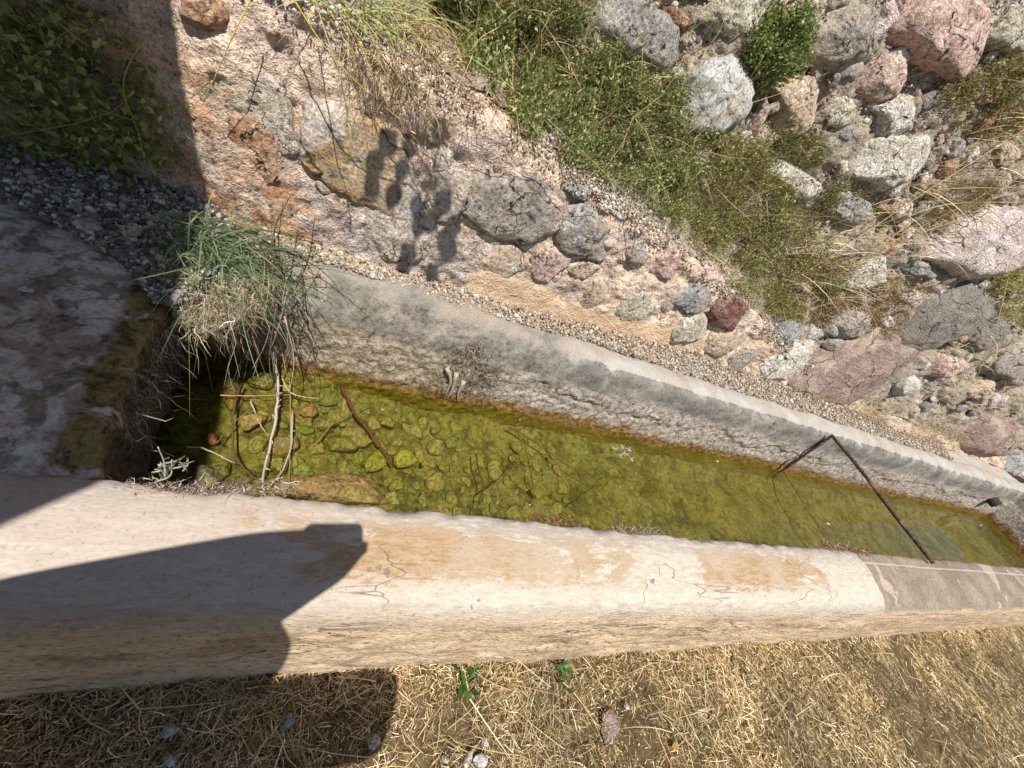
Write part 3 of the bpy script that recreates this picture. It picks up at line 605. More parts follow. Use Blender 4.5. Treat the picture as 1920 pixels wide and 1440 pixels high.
def rubble():
    r2 = np.random.default_rng(9); polys = [np.array(p) for _, _, p in BST + UST]; got = []; n = 0; kinds = ['tan', 'grey', 'white', 'pink', 'olive', 'rose', 'blue', 'rust', 'slate', 'tan', 'grey', 'olive']
    regs = [([(1120, 0), (1920, 0), (1920, 840), (1640, 760), (1480, 600), (1560, 480), (1420, 300), (1260, 250)], 95, .022, .062, WALL), ([(400, 100), (560, 60), (800, 230), (1000, 290), (1250, 450), (1400, 590), (1450, 690), (1250, 650), (900, 530), (640, 450), (400, 380)], 12, .018, .045, BANK)]
    for reg, cnt, lo, hi, par in regs:
        n = 0
        for q in samp(reg, 900):
            p = hit([q])[0]; sz = r2.uniform(lo, hi); dpx = sz * F / np.linalg.norm(p - [0, 0, CAMZ])
            if any(inpoly(q[None], P)[0] or np.min(np.hypot(*(P - q).T)) < dpx * .9 for P in polys): continue
            if any(np.linalg.norm(p - g) < .95 * (sz + sg) for g, sg in got): continue
            got.append((p, sz)); nrm = wnorm(p)[0]; t1 = np.cross([0, 0, 1.], nrm); t1 /= np.linalg.norm(t1); t2 = np.cross(nrm, t1); th = np.linspace(0, 2 * math.pi, 8, endpoint=False); ro = r2.uniform(0, 3.1)
            poly = [p + (t1 * math.cos(a + ro) + t2 * math.sin(a + ro)) * sz * r2.uniform(.7, 1.2) * (1 + .35 * math.cos(2 * a)) for a in th]
            stone(None, (kinds if par is WALL else ['tan', 'warm', 'olive', 'warm', 'pink'])[r2.integers(len(kinds) if par is WALL else 5)], par, r2.uniform(.3, .5) * (.5 if par is BANK else .95), poly, (26, 8)); n += 1
            if n >= cnt: break
rubble()

# ------------------------------------------------------------------ scatter helpers
ICO_V = None
def ico():
    t = (1 + 5 ** .5) / 2; v = np.array([(-1, t, 0), (1, t, 0), (-1, -t, 0), (1, -t, 0), (0, -1, t), (0, 1, t), (0, -1, -t), (0, 1, -t), (t, 0, -1), (t, 0, 1), (-t, 0, -1), (-t, 0, 1)], float); v /= np.linalg.norm(v[0])
    f = np.array([(0, 11, 5), (0, 5, 1), (0, 1, 7), (0, 7, 10), (0, 10, 11), (1, 5, 9), (5, 11, 4), (11, 10, 2), (10, 7, 6), (7, 1, 8), (3, 9, 4), (3, 4, 2), (3, 2, 6), (3, 6, 8), (3, 8, 9), (4, 9, 5), (2, 4, 11), (6, 2, 10), (8, 6, 7), (9, 8, 1)])
    return v, f
def pal(cols, n, k=.72, jit=.15):
    c = np.array([lin(h, k) for h in cols]); out = c[rng.integers(len(c), size=n)]; return out * (1 + jit * rng.normal(size=(n, 1)))
def pebbles(name, P, size, cols, label, k=.72):
    v, f = ico(); n = len(P); s = size[:, None, None] * rng.uniform(.55, 1.3, (n, 1, 3)); V = v[None] * s * rng.uniform(.75, 1.2, (n, 12, 1))
    A = rng.normal(size=(n, 3, 3)); Q, _ = np.linalg.qr(A); V = np.einsum('nij,nkj->nki', Q, V) + P[:, None, :]
    C = np.repeat(pal(cols, n, k), 12, 0); Fs = (f[None] + 12 * np.arange(n)[:, None, None]).reshape(-1, 3)
    return tag(mesh_np(name, V.reshape(-1, 3), Fs, M_GRAV, None, C, False), label, 'gravel', kind='stuff')
def leaves(name, P, D, ln, wd, col, mat, parent=None, fold=.25):
    n = len(P); D = D / (np.linalg.norm(D, axis=1)[:, None] + 1e-9); r = rng.normal(size=(n, 3)); S = np.cross(D, r); S /= np.linalg.norm(S, axis=1)[:, None] + 1e-9; U = np.cross(S, D)
    ln = ln[:, None]; wd = wd[:, None]
    V = np.stack([P, P + D * ln * .42 + S * wd * .5 + U * wd * fold, P + D * ln, P + D * ln * .42 - S * wd * .5 + U * wd * fold], 1).reshape(-1, 3)
    i = 4 * np.arange(n)[:, None]; Fs = np.vstack([np.hstack([i, i + 1, i + 2]), np.hstack([i, i + 2, i + 3])])
    return mesh_np(name, V, Fs, mat, parent, np.repeat(col, 4, 0), False, stuff=True)
def blades(name, P, D, ln, wd, bend, col, mat, parent=None, seg=4, tip=None, kink=0):
    n = len(P); D = D / (np.linalg.norm(D, axis=1)[:, None] + 1e-9); t = np.linspace(0, 1, seg + 1)
    bend = np.asarray(bend, float); bend = np.broadcast_to(bend, (n, 3)) if bend.ndim < 3 else bend
    C = P[:, None] + D[:, None] * (ln[:, None] * t)[..., None] + bend[:, None] * (ln[:, None] * t ** 2)[..., None]
    if kink: C[:, 1:] += rng.normal(size=(n, seg, 3)) * (kink * ln)[:, None, None]
    S = np.cross(D, rng.normal(size=(n, 3))); S /= np.linalg.norm(S, axis=1)[:, None] + 1e-9
    wt = (1 - .85 * t ** 2.2)[None, :, None] * wd[:, None, None] * .5
    V = np.stack([C - S[:, None] * wt, C + S[:, None] * wt], 2).reshape(-1, 3); m_ = 2 * (seg + 1)
    f = np.array([(2 * k, 2 * k + 1, 2 * k + 3, 2 * k + 2) for k in range(seg)]); Fs = (f[None] + m_ * np.arange(n)[:, None, None]).reshape(-1, 4)
    cc = np.repeat(col[:, None], m_, 1)
    if tip is not None: tt = np.repeat(t, 2)[None, :, None] ** 1.5; cc = cc * (1 - tt) + tip[:, None] * tt
    return mesh_np(name, V, Fs, mat, parent, cc.reshape(-1, 3), True, stuff=True)
def rdir(n, base, sd): return np.asarray(base, float) + rng.normal(size=(n, 3)) * np.asarray(sd, float)

# ------------------------------------------------------------------ gravel
n = 13500; x = -.3 + 5.8 * rng.power(.62, n); y0 = 1.425 + .08 * sstep(.5, 1.6, x); y1 = W(x, .46) + .02; y = y0 + (y1 - y0) * rng.random(n); z = np.where(y < 1.51, .461, .437) + .018 * rng.random(n) + np.where(y < 1.51, 0, .02) * sstep(0, 1, (y - y0) / (y1 - y0))
pebbles('gutter_gravel', np.stack([x, y, z], 1), rng.gamma(2.4, .0013, n) + .0022, ['e0d2c0', 'd0bda6', 'e8ddcc', 'bda68e', 'c0a084', 'b0a294', 'd8c8b4'], 'pale gravel lying in the gutter between the back rim and the retaining wall')
q = samp([(-30, 285), (250, 325), (400, 395), (470, 470), (370, 560), (290, 570), (235, 490), (120, 425), (-30, 350)], 9000); P = onz(q, .475)
P[:, 2] += .012 * rng.random(len(P)) + .03 * sstep(1.2, 1.5, P[:, 1]) - .006; pebbles('end_gravel', P, rng.gamma(1.7, .0021, len(P)) + .0018, ['8d8580', 'a79d95', 'c9c3bd', '776e68', '9a8878', 'dcd8d4', '6b625c'], 'grey gravel scattered over the back of the left end block', .7)
n = 9000; x = -1.1 + 4.4 * rng.random(n) ** 1.1; z = lerp(x, ZT) + .02 + rng.normal(0, .022, n); pp = np.stack([x, W(x, z), z], 1); nn = wnorm(pp); pp += nn * .012
pebbles('ledge_gravel', pp, rng.gamma(1.6, .0014, n) + .0016, ['e6ddd0', 'f2ece2', 'c8b9a6', 'a58f78', '8d7a68', 'd8c8b2', 'b59c84'], 'pale crumbled gravel along the top edge of the retaining wall')
q = samp([(1120, -20), (1920, -20), (1920, 860), (1600, 760), (1450, 600), (1300, 460), (1250, 200)], 5200); P = hit(q, .012)
pebbles('wall_rubble', P, rng.gamma(1.5, .0028, len(P)) + .002, ['8f8270', 'b5a48c', 'd6cbb8', '7a6d5e', 'a08a70', 'c7b9a8', 'a88c84'], 'loose crumbs and chips in the joints of the stone wall')

# ------------------------------------------------------------------ dry grass on the ground
n = 110000; x = -.75 + 7.2 * rng.power(.55, n); y = .235 - .95 * rng.power(.8, n)
P = np.stack([x, y, -.012 + .026 * rng.random(n)], 1); az = rng.uniform(0, 2 * math.pi, n); up = rng.uniform(-.12, .5, n)
D = np.stack([np.cos(az), np.sin(az), up], 1); L = (rng.gamma(2.2, .011, n) + .007) * (1 + .5 * fbm(P, 2.5, 3, 91)); P[:, 2] += .012 * fbm(P, 4, 3, 92)
c = pal(['d4bc90', 'c2a880', 'e4d2aa', 'a48c68', 'bca47c', '8c7656', 'efe2c2', 'c8aa80'], n, 1.2, .22); c = c * (1 + .35 * fbm(P, 3.3, 4, 94))[:, None] * np.where(rng.random((n, 1)) < .05, [[.75, .95, .6]], 1.0); b = rng.normal(size=(n, 3)) * .35; b[:, 2] = -up * .9 - .1
dg = blades('dry_grass', P, D, L, rng.uniform(.0009, .0026, n), b, c, M_STRAW, None, 3); tag(dg, 'short dry straw coloured grass mat in front of the trough', 'grass', kind='stuff')
n = 9000; P = np.stack([rng.uniform(-3, 8, n), -.6 - 2.2 * rng.random(n) ** 1.3, -.01 + .02 * rng.random(n)], 1); az = rng.uniform(0, 7, n); D = np.stack([np.cos(az), np.sin(az), rng.uniform(0, .7, n)], 1)
n2 = 520; x = -.6 + 5 * rng.random(n2) ** 1.6; P2 = np.stack([x, .22 - .65 * rng.random(n2), .012 + .02 * rng.random(n2)], 1); az = rng.uniform(0, 7, n2); D2 = np.stack([np.cos(az), np.sin(az) * .6, rng.normal(.02, .06, n2)], 1)
b2 = rng.normal(size=(n2, 3)) * .15; b2[:, 2] = -.04
P = np.vstack([P, P2]); D = np.vstack([D, D2]); b = np.vstack([rng.normal(size=(n, 3)) * .3 - [0, 0, .3], b2]); L = np.concatenate([rng.uniform(.03, .09, n), rng.uniform(.06, .24, n2)])
wd = np.concatenate([rng.uniform(.004, .008, n), rng.uniform(.0016, .0032, n2)])
tag(blades('dry_straw', P, D, L, wd, b, pal(['d9bf8c', 'c8a870', 'e8d6ac', 'b0905a'], len(P), 1.05), M_STRAW, None, 4), 'long loose straws lying across the dry grass', 'straw', kind='stuff')
n = 1500; cx = rng.uniform(-.4, 5, 46); cy = .2 - .65 * rng.random(46); k = rng.integers(46, size=n); P = np.stack([cx[k] + rng.normal(0, .03, n), cy[k] + rng.normal(0, .03, n), 0 * cx[k] + .002], 1); P[:, 1] = np.minimum(P[:, 1], .215)
tag(blades('green_shoots', P, rdir(n, (0, 0, .5), (.6, .6, .3)), rng.uniform(.012, .04, n), rng.uniform(.002, .004, n), (0, 0, -.35), pal(['6a7a3a', '7f8a48', '58682c'], n, .7), M_LEAF, None, 3), 'sparse small green shoots in the dry grass', 'grass', kind='stuff')
def small_weed(px, label, nl, ln):
    p = onz([px], .0)[0]; t = tag(empty('green_weed', p), label, 'weed', 'green weeds in the dry grass')
    P = np.repeat(p[None], nl, 0) + rng.normal(size=(nl, 3)) * [.02, .02, .003]; P[:, 2] = .012
    leaves('leaf_cluster', P, rdir(nl, (0, 0, .35), (.8, .8, .15)), rng.uniform(.6, 1.1, nl) * ln, rng.uniform(.25, .4, nl) * ln, pal(['5d8a3e', '6f9a4c', '4b7434'], nl, .75), M_LEAF, t)
    mb = MB()
    for _ in range(3): mb.tube([p, p + [rng.normal(0, .02), rng.normal(0, .02), .02]], .0015, 4, lin('7a8a4a'))
    mb.build('stem', M_WOOD, t)
small_weed((880, 1285), 'larger green weed in the dry grass close to the foot of the front wall', 16, .05)
small_weed((1050, 1258), 'green weed against the front wall foot, right of the larger weed', 14, .05)
small_weed((705, 1360), 'tiny green sprout at the edge of the shade on the grass', 6, .03)
small_weed((1380, 1245), 'low green weed by the wall foot below the tan stains', 8, .04)

# ------------------------------------------------------------------ loose stones
def loose(name, p, size, kind=None, seed=0, label='', cat='stone', group=None, col=None, flat=.6, mat=None, yaw=None, sub=3):
    me = bpy.data.meshes.new(name); bm = bmesh.new(); bmesh.ops.create_icosphere(bm, subdivisions=sub, radius=1); bm.to_mesh(me); bm.free()
    V = np.zeros(len(me.vertices) * 3); me.vertices.foreach_get('co', V); V = V.reshape(-1, 3); r = np.random.default_rng(seed + 11)
    for _ in range(9):
        d = r.normal(size=3); d /= np.linalg.norm(d); pr = V @ d; o = np.quantile(pr, r.uniform(.78, .93)); V = V - d * (np.maximum(pr - o, 0) * .93)[:, None]
    V = V * (1 + .20 * fbm(V + seed, 1.3, 4, seed, .55)[:, None]) * (np.array([1, r.uniform(.5, .95), flat]) if np.isscalar(size) else 1) * size
    if np.isscalar(size): tl = r.normal(0, .25); V = V @ np.array([[math.cos(tl), 0, math.sin(tl)], [0, 1, 0], [-math.sin(tl), 0, math.cos(tl)]])
    a = r.uniform(0, 6.3) if yaw is None else yaw; ca, sa = math.cos(a), math.sin(a); V = V @ np.array([[ca, sa, 0], [-sa, ca, 0], [0, 0, 1]])
    me.vertices.foreach_set('co', V.ravel().astype(np.float32)); me.update()
    if col is not None:
        at = me.color_attributes.new('Col', 'FLOAT_COLOR', 'POINT'); cc = np.ones((len(V), 4), np.float32); cc[:, :3] = col; at.data.foreach_set('color', cc.ravel())
    o = link(name, me, mat or ST[kind]); o.location = p; tag(o, label, cat, group); return o
for i, (px, s, k, lab) in enumerate([
    ((700, 1390), .022, 'white', 'white stone in the grass just right of the shade edge'), ((878, 1420), .03, 'white', 'larger pale stone at the bottom edge of the grass'), ((902, 1425), .022, 'smooth', 'grey white stone touching the larger pale stone in the grass'),
    ((910, 1392), .014, 'white', 'small white stone above the pale stone pair in the grass'), ((835, 1423), .013, 'olive', 'small beige stone left of the pale stone pair in the grass'), ((1175, 1325), .012, 'white', 'small white chip above the flat brown stone'),
    ((315, 1370), .022, 'smooth', 'pale stone lying in the shaded grass at lower left'), ((540, 1352), .022, 'blue', 'bluish grey stone in the shaded grass'), ((318, 1425), .016, 'smooth', 'pale stone at the bottom edge of the shaded grass')]):
    loose('loose_stone', onz([px], .012)[0], s, k, i, lab, 'stone')
loose('flat_stone', onz([(1145, 1362)], .005)[0], np.array([.062, .045, .014]), 'purple', 33, 'flat brown stone lying in the dry grass', yaw=.4)
loose('loose_stone', onz([(858, 548)], .462)[0], .022, 'grey', 40, 'dark grey pebble on the back rim beside the gravel')
loose('loose_stone', onz([(245, 435)], .50)[0], .035, 'tan', 41, 'tan stone among the gravel on the left end block')
loose('loose_stone', onz([(170, 420)], .49)[0], .028, 'grey', 42, 'pale grey angular stone at the edge of the end block gravel')
loose('loose_stone', onz([(45, 543)], .475)[0], .016, 'white', 43, 'small white chip lying alone on the left end block')
mb = MB(); p = onz([(1265, 1400)], .016)[0]; mb.add([p + [-.016, 0, 0], p + [0, -.011, .004], p + [.018, .002, .001], p + [.002, .012, .006], p + [0, 0, .0]], [(0, 1, 4), (1, 2, 4), (2, 3, 4), (3, 0, 4)], lin('d9a85c', .8)); tag(mb.build('fallen_leaf', M_LEAF), 'small yellow fallen leaf on the dry grass', 'leaf')

# stones in the water
def wst(px, s, col, lab, group=None, z=None, seed=0, flat=.55, yaw=None, sub=3):
    p = onz([px], -.03 if z is None else z)[0]; return loose('trough_stone', p, s, None, seed, lab, 'stone', group, lin(col, .8), flat, M_ALG, yaw, sub)
for i, (px, s, col, lab, z) in enumerate([
    ((395, 820), .033, '8a4238', 'reddish brown round stone by the dark left end of the trough', -.01), ((388, 893), .052, '7f785c', 'olive grey angular stone by the front lip at the left end', .0), ((472, 790), .075, 'a8884a', 'large tan stone at the left end of the trough', -.02),
    ((492, 716), .05, '8f8a3e', 'mossy olive stone under the hanging roots', -.005), ((578, 768), .04, 'b08a4c', 'orange tan stone right of the bramble stem', -.015), ((440, 745), .06, '94763e', 'brown stone beside the black shade', -.03), ((415, 880), .04, '7d7a40', 'small mossy stone behind the olive grey stone', -.02),
    ((525, 840), .06, '8d7a40', 'tan green stone between the two bramble stems', -.02), ((450, 895), .05, '757232', 'dark olive stone touching the front lip', -.03), ((700, 865), .062, '9aa02c', 'yellow green algae stone beside the lower end of the brown stick', -.05), ((762, 862), .048, 'a8a832', 'bright yellow green stone right of the brown stick', -.05),
    ((640, 832), .07, '8a8638', 'broad algae stone left of the brown stick', -.04), ((570, 805), .045, '8f9a34', 'green algae stone left of the broad algae stone', -.03), ((745, 905), .04, '8f9430', 'algae stone below the brown stick against the slab', -.06), ((796, 868), .02, 'b09430', 'small orange yellow pebble right of the bright stone', -.05),
    ((725, 790), .045, '93932e', 'algae stone right of the brown stick middle', -.06), ((610, 795), .04, 'a89a5a', 'pale crusted stone crossed by a twig', -.02), ((1003, 925), .032, 'b0942c', 'elongated yellow stone on the trough floor', -.07)]):
    wst(px, s, col, lab, None, z, 60 + i)
loose('stone_slab', onz([(640, 912)], -.008)[0], np.array([.25, .075, .03]), None, 91, 'flat wet brown slab breaking the water along the front lip', 'stone', None, lin('9a7c48', .8), 1, M_ALG, .02, 4)
r3 = np.random.default_rng(5); cnt = 0; used = []
for _ in range(4000):
    px = (r3.uniform(480, 1300), r3.uniform(690, 985)); p = onz([px], -.06)[0]
    if not (.56 < p[1] < 1.28) or p[0] < -.2 or p[0] > 1.25: continue
    s = (.016 + r3.gamma(1.6, .014)) * (1.1 if p[0] < .8 else .8); s = min(s, .085)
    if any((p[0] - a) ** 2 + (p[1] - b_) ** 2 < (.80 * (s + c_)) ** 2 for a, b_, c_ in used): continue
    used.append((p[0], p[1], s)); z = FLOORZ(p[0], p[1]) + .006 + .2 * s * r3.random()
    ci = r3.integers(7); szw = 'large' if s > .044 else 'medium sized' if s > .03 else 'small'; pl = 'near the left end' if p[0] < .25 else 'between the sticks' if p[0] < .6 else 'right of the sticks' if p[0] < .95 else 'beside the murky half'
    pl = ('by the back face ' if p[1] > 1.08 else 'by the front lip ' if p[1] < .82 else 'mid floor ') + pl; cw = ['olive', 'green', 'yellow olive', 'brown', 'ochre', 'dark green', 'tan'][ci]
    loose('algae_stone', (p[0], p[1], min(z, -.012)), s, None, 200 + cnt, f'{szw} {cw} algae stone {pl}', 'stone', 'algae stones on the trough floor', lin(['aaa452', '9aa04c', 'b4ac5c', 'a09250', 'b4a656', '8c9644', 'a89c56'][ci], .66), r3.uniform(.35, .55), M_ALG, None, 3); cnt += 1
    if cnt > 170: break

# ------------------------------------------------------------------ sticks, rod and litter in the trough
mb = MB(); A = np.array([3.205, 1.345, .452]); B = onz([(1742, 1046)], .455)[0]; B = B + (B - A) / np.linalg.norm(B - A) * .03
Q = np.vstack([smooth_path([(3.20, 1.285, -.06), (3.20, 1.30, .1), (3.20, 1.318, .3), (3.203, 1.328, .42)], 10), smooth_path([A + [0, -.012, -.004], (A * 2 + B) / 3 + [0, 0, .004], (A + 2 * B) / 3 - [0, 0, .003], B], 14)]); mb.tube(Q, .0105, 8); tag(mb.build('iron_rod', M_RUST), 'rusty iron rod with an added leg for its wall shadow, lying across the far part of the trough', 'rod')  # leg down the back wall is added, standing in for the rod's shadow
def stick(px, z, r, col, name, lab, cat, thorns=0, n=16, knob=0):
    z = np.broadcast_to(np.asarray(z, float), (len(px),)); P = np.array([onz([p], zz)[0] for p, zz in zip(px, z)]); Q = smooth_path(P, n); Q += rng.normal(size=Q.shape) * r * .25
    mb = MB(); t = np.linspace(0, 1, n); mb.tube(Q, r * (1 - .5 * t) * (1 + knob * np.sin(t * 29)), 6, lin(col))
    for k in range(thorns):
        i = rng.integers(2, n - 2); d = rng.normal(size=3); d /= np.linalg.norm(d); a = Q[i]; mb.tube([a, a + d * r * 3.2], [r * .55, r * .1], 4, lin(col, .85))
    return tag(mb.build(name, M_WOOD), lab, cat)
stick([(640, 724), (660, 765), (700, 820), (737, 872)], [.0, .004, .004, -.01], .0085, '6d4628', 'brown_stick', 'brown peeling stick floating by the back of the trough', 'stick', 2, 18, .12)
stick([(513, 660), (521, 715), (516, 790), (500, 860), (488, 915)], [.12, .06, .03, .02, .05], .0065, 'd8cdbb', 'bramble_stem', 'thick pale thorny bramble stem leaning into the left end of the water', 'stem', 18, 22, .1)
stick([(548, 770), (546, 830), (530, 880), (500, 918)], [.01, .02, .02, .04], .0042, 'cdbfa4', 'bramble_stem', 'thin pale thorny stem right of the thick bramble stem', 'stem', 12)
stick([(452, 720), (436, 780), (440, 850), (470, 890), (508, 905)], [.02, .01, .01, .01, .02], .0045, '6f5a40', 'curved_twig', 'dark curved twig around the stones at the left end', 'twig')
stick([(472, 765), (430, 800), (408, 830)], .012, .003, '8a7350', 'curved_twig', 'short brown twig pointing to the reddish stone', 'twig')
stick([(350, 838), (385, 842), (440, 868)], [.05, .04, .02], .003, 'd2c8b6', 'pale_twig', 'pale forked twig beside the black shade', 'twig', 5)
stick([(413, 741), (470, 742), (545, 740)], [.03, .03, .02], .0026, 'cbb482', 'straw', 'straight straw lying across the thick bramble stem', 'straw')
stick([(528, 705), (540, 732), (560, 742), (598, 748)], [.03, .02, .02, .01], .003, 'dccba0', 'oat_ear', 'bent dry oat ear floating near the hanging roots', 'oat ear', 14)
stick([(470, 750), (485, 790), (503, 818)], [.02, .015, .015], .0028, 'cfc4b0', 'pale_twig', 'short pale twig left of the thick bramble stem', 'twig')
stick([(543, 700), (545, 800), (541, 925)], [.03, .015, .03], .0022, 'b8a468', 'straw', 'long yellowish straw hanging down beside the bramble stems', 'straw')
stick([(595, 830), (625, 795), (695, 755)], [-.004, -.004, -.004], .004, '9a8450', 'floating_twig', 'tan twig crossing under the brown floating stick', 'twig')
stick([(955, 800), (1010, 833), (1060, 870), (1125, 911)], -.03, .0045, '6d5426', 'sunken_twig', 'long thin sunken twig in the middle of the trough', 'twig')
stick([(893, 852), (898, 885), (906, 910), (898, 940), (892, 972)], -.03, .004, '4a3c1c', 'sunken_twig', 'dark bent sunken twig reaching the front lip', 'twig')
stick([(905, 925), (945, 895), (983, 853)], -.02, .0038, '8f7c44', 'sunken_twig', 'slanting sunken twig right of the dark bent twig', 'twig')
stick([(1080, 950), (1130, 915), (1160, 890), (1240, 905)], -.015, .003, '6a5a28', 'sunken_twig', 'tangled thin twig near the front lip mid trough', 'twig')
stick([(1185, 880), (1225, 940), (1260, 980)], -.01, .003, '8a8a44', 'sunken_twig', 'greenish grass stem floating right of the white fluff', 'stem')
stick([(1000, 915), (985, 800), (1070, 860)], -.04, .0025, '5a4a20', 'sunken_twig', 'hair thin bent twig on the floor beside the long sunken twig', 'twig')
mb = MB()
for cx, cy in ((1152, 842), (1166, 838), (1178, 842), (1164, 855), (1172, 852), (1182, 860)):
    p = onz([(cx, cy)], .004)[0]
    for k in range(12):
        d = np.array([rng.normal(), rng.normal(), abs(rng.normal()) * .5]); d /= np.linalg.norm(d); mb.tube([p, p + d * .022], [.0018, .0006], 3, (.85, .85, .85))
tag(mb.build('seed_fluff', M_LEAF), 'white tuft of seed fluff floating on the water', 'seed fluff')
for i, (px, lab) in enumerate([((718, 768), 'white petal near the brown stick'), ((975, 787), 'white speck by the back face mid trough'), ((1163, 913), 'white seed right of the yellow stone'), ((993, 947), 'white seed below the yellow stone'), ((1553, 982), 'white leaf scrap left of the rod'), ((1840, 985), 'white scum patch at the far end'), ((1345, 865), 'white lime crumb at the waterline of the back face')]):
    p = onz([px], .004)[0]; s = .007 if i < 4 else (.02 if i < 6 else .014); mb = MB(); ring = [p + [s * rng.uniform(.6, 1.2) * math.cos(a), .5 * s * rng.uniform(.6, 1.2) * math.sin(a), rng.uniform(-.001, .003)] for a in np.linspace(0, 6.28, 7)[:-1]]
    mb.add(ring + [p + [0, 0, .003]], [(k, (k + 1) % 6, 6) for k in range(6)], (.75, .74, .7)); tag(mb.build('floating_scrap', M_LEAF), lab, 'scrap')
# crusts of root and lime along the inner lip and on the back face
def crust(name, P, r, col, lab, n, ln):
    D = rdir(n, (0, -.2, .1), (1, .8, .6)); k = rng.integers(len(P), size=n); B_ = P[k] + rng.normal(size=(n, 3)) * r
    o = blades(name, B_, D, rng.uniform(.4, 1.2, n) * ln, rng.uniform(.0012, .003, n), rng.normal(size=(n, 3)) * .5, pal(col, n, .75), M_STRAW, None, 4, None, .12); return tag(o, lab, 'root mat')
crust('root_crust', onz([(235 + 8 * i, 915 + (i % 3)) for i in range(40)], .44), (.012, .008, .004), ['b9a08a', '8a7462', 'd8cfc4'], 'matted dry root crust along the inner lip at the left end', 900, .018)
crust('root_crust', onz([(1000 + 7 * i, 968 + i) for i in range(13)], .43), (.012, .006, .006), ['b08a58', '8a6a40'], 'brown root crust on the inner lip below the yellow stone', 500, .018)
crust('root_crust', onz([(1150 + 6 * i, 990 + i // 2) for i in range(16)], .43), (.01, .006, .005), ['cfc0a8', '8a7458'], 'pale root crust on the inner lip mid trough', 400, .02)
crust('root_crust', onz([(1545 + 6 * i, 1022 + i) for i in range(14)], .44), (.012, .006, .008), ['b98f70', '8f6a4c', 'd0b8a0'], 'reddish root crust on the inner lip left of the concrete coping', 500, .03)
q = samp([(830, 650), (900, 650), (940, 690), (930, 740), (860, 745), (815, 720)], 160); P = ony(q, 1.325); crust('root_mat', P, (.015, .012, .02), ['b8a890', '8a7a64', 'd6cab8', '6a5a46'], 'bleached root mat clinging to the back face above the water', 2400, .035)
mb = MB()
for a in ([(838, 690), (845, 715), (833, 745)], [(856, 700), (848, 730), (838, 748)], [(870, 715), (860, 735), (858, 752)]): mb.tube(smooth_path(ony(a, 1.29), 8), [.011, .010, .009, .008, .006, .005, .003, .002], 6, lin('d8cbb6'))
tag(mb.build('dead_root', M_WOOD), 'bleached forked dead root hanging from the back face', 'root')

# ------------------------------------------------------------------ the grass tuft on the left back corner
TU = tag(empty('grass_tuft', (-.36, 1.22, .46)), 'blue green grass tuft with dry thatch overhanging the left back corner of the trough', 'grass tuft')
me = bpy.data.meshes.new('earth_mound'); bm = bmesh.new(); bmesh.ops.create_icosphere(bm, subdivisions=5, radius=1); bm.to_mesh(me); bm.free()
V = np.zeros(len(me.vertices) * 3); me.vertices.foreach_get('co', V); V = V.reshape(-1, 3); V = V * (1 + .34 * fbm(V, 1.5, 4, 81)[:, None] + .05 * fbm(V, 9, 3, 82)[:, None]) * [.12, .17, .055] + [-.35, 1.18, .43]
me.vertices.foreach_set('co', V.ravel().astype(np.float32)); me.update(); link('earth_mound', me, M_FILL, TU)
c0 = np.array([-.36, 1.27, .52]); n = 400; P = c0 + rng.normal(size=(n, 3)) * [.08, .075, .012]
blades('blades', P, rdir(n, (.5, -.3, .45), (.65, .6, .45)), rng.gamma(4, .042, n), rng.gamma(5, .0006, n) + .0006, np.stack([rng.normal(.1, .2, n), rng.normal(-.15, .2, n), rng.normal(-.55, .2, n)], 1), pal(['6a8460', '7a9470', '50694a', '87997a', 'a8a878'], n, .8), M_LEAF, TU, 6, pal(['97b07c', 'b8bc84', '7a9a66'], n, .95))
n = 3400; t = rng.random(n); th = rng.uniform(-2.2, 1.2, n); P = np.stack([-.34 + .13 * np.cos(th) * rng.uniform(.3, 1.15, n), 1.18 + .18 * np.sin(th) * rng.uniform(.3, 1.1, n), .45 + .035 * rng.normal(size=n)], 1)
blades('thatch', P, rdir(n, (.3, -.35, -.1), (.6, .6, .5)), rng.gamma(2.2, .013, n), rng.uniform(.001, .0022, n), np.stack([rng.normal(0, .4, n), rng.normal(0, .4, n), rng.normal(-.5, .4, n)], 1), pal(['d6c6a4', 'b8a47e', '9f8a68', 'e6dcc4', '7f6c52'], n, .95), M_STRAW, TU, 4, None, .08)
mb = MB()
for k in range(46):
    a = np.array([rng.uniform(-.3, -.08), rng.uniform(1.12, 1.33), rng.uniform(.34, .46)]); l = rng.uniform(.12, .4); e = a + [rng.normal(.02, .05), rng.normal(-.03, .05), -l]; e[2] = max(e[2], .005)
    mid = (a + e) / 2 + rng.normal(size=3) * .025; mb.tube(smooth_path([a, mid, e], 9), np.linspace(rng.uniform(.0016, .004), .0008, 9), 4, lin(['cbbfae', '8a7a68', '5e4f40', 'b3a48e'][k % 4]))
mb.build('hanging_roots', M_WOOD, TU)
n = 620; y = rng.uniform(.62, 1.12, n); P = np.stack([-.36 - (y - .5) * .13 + .03 * rng.random(n), y, .43 - .30 * rng.random(n) ** 1.8 * sstep(.5, 1.1, y)], 1)
blades('root_fringe', P, rdir(n, (.25, 0, -1), (.3, .4, .3)), rng.gamma(3, .014, n), rng.uniform(.001, .003, n), rng.normal(size=(n, 3)) * .3, pal(['a8967e', '8a7866', 'c0b09a', '6a5a4c'], n, .9), M_STRAW, TU, 5, None, .06)
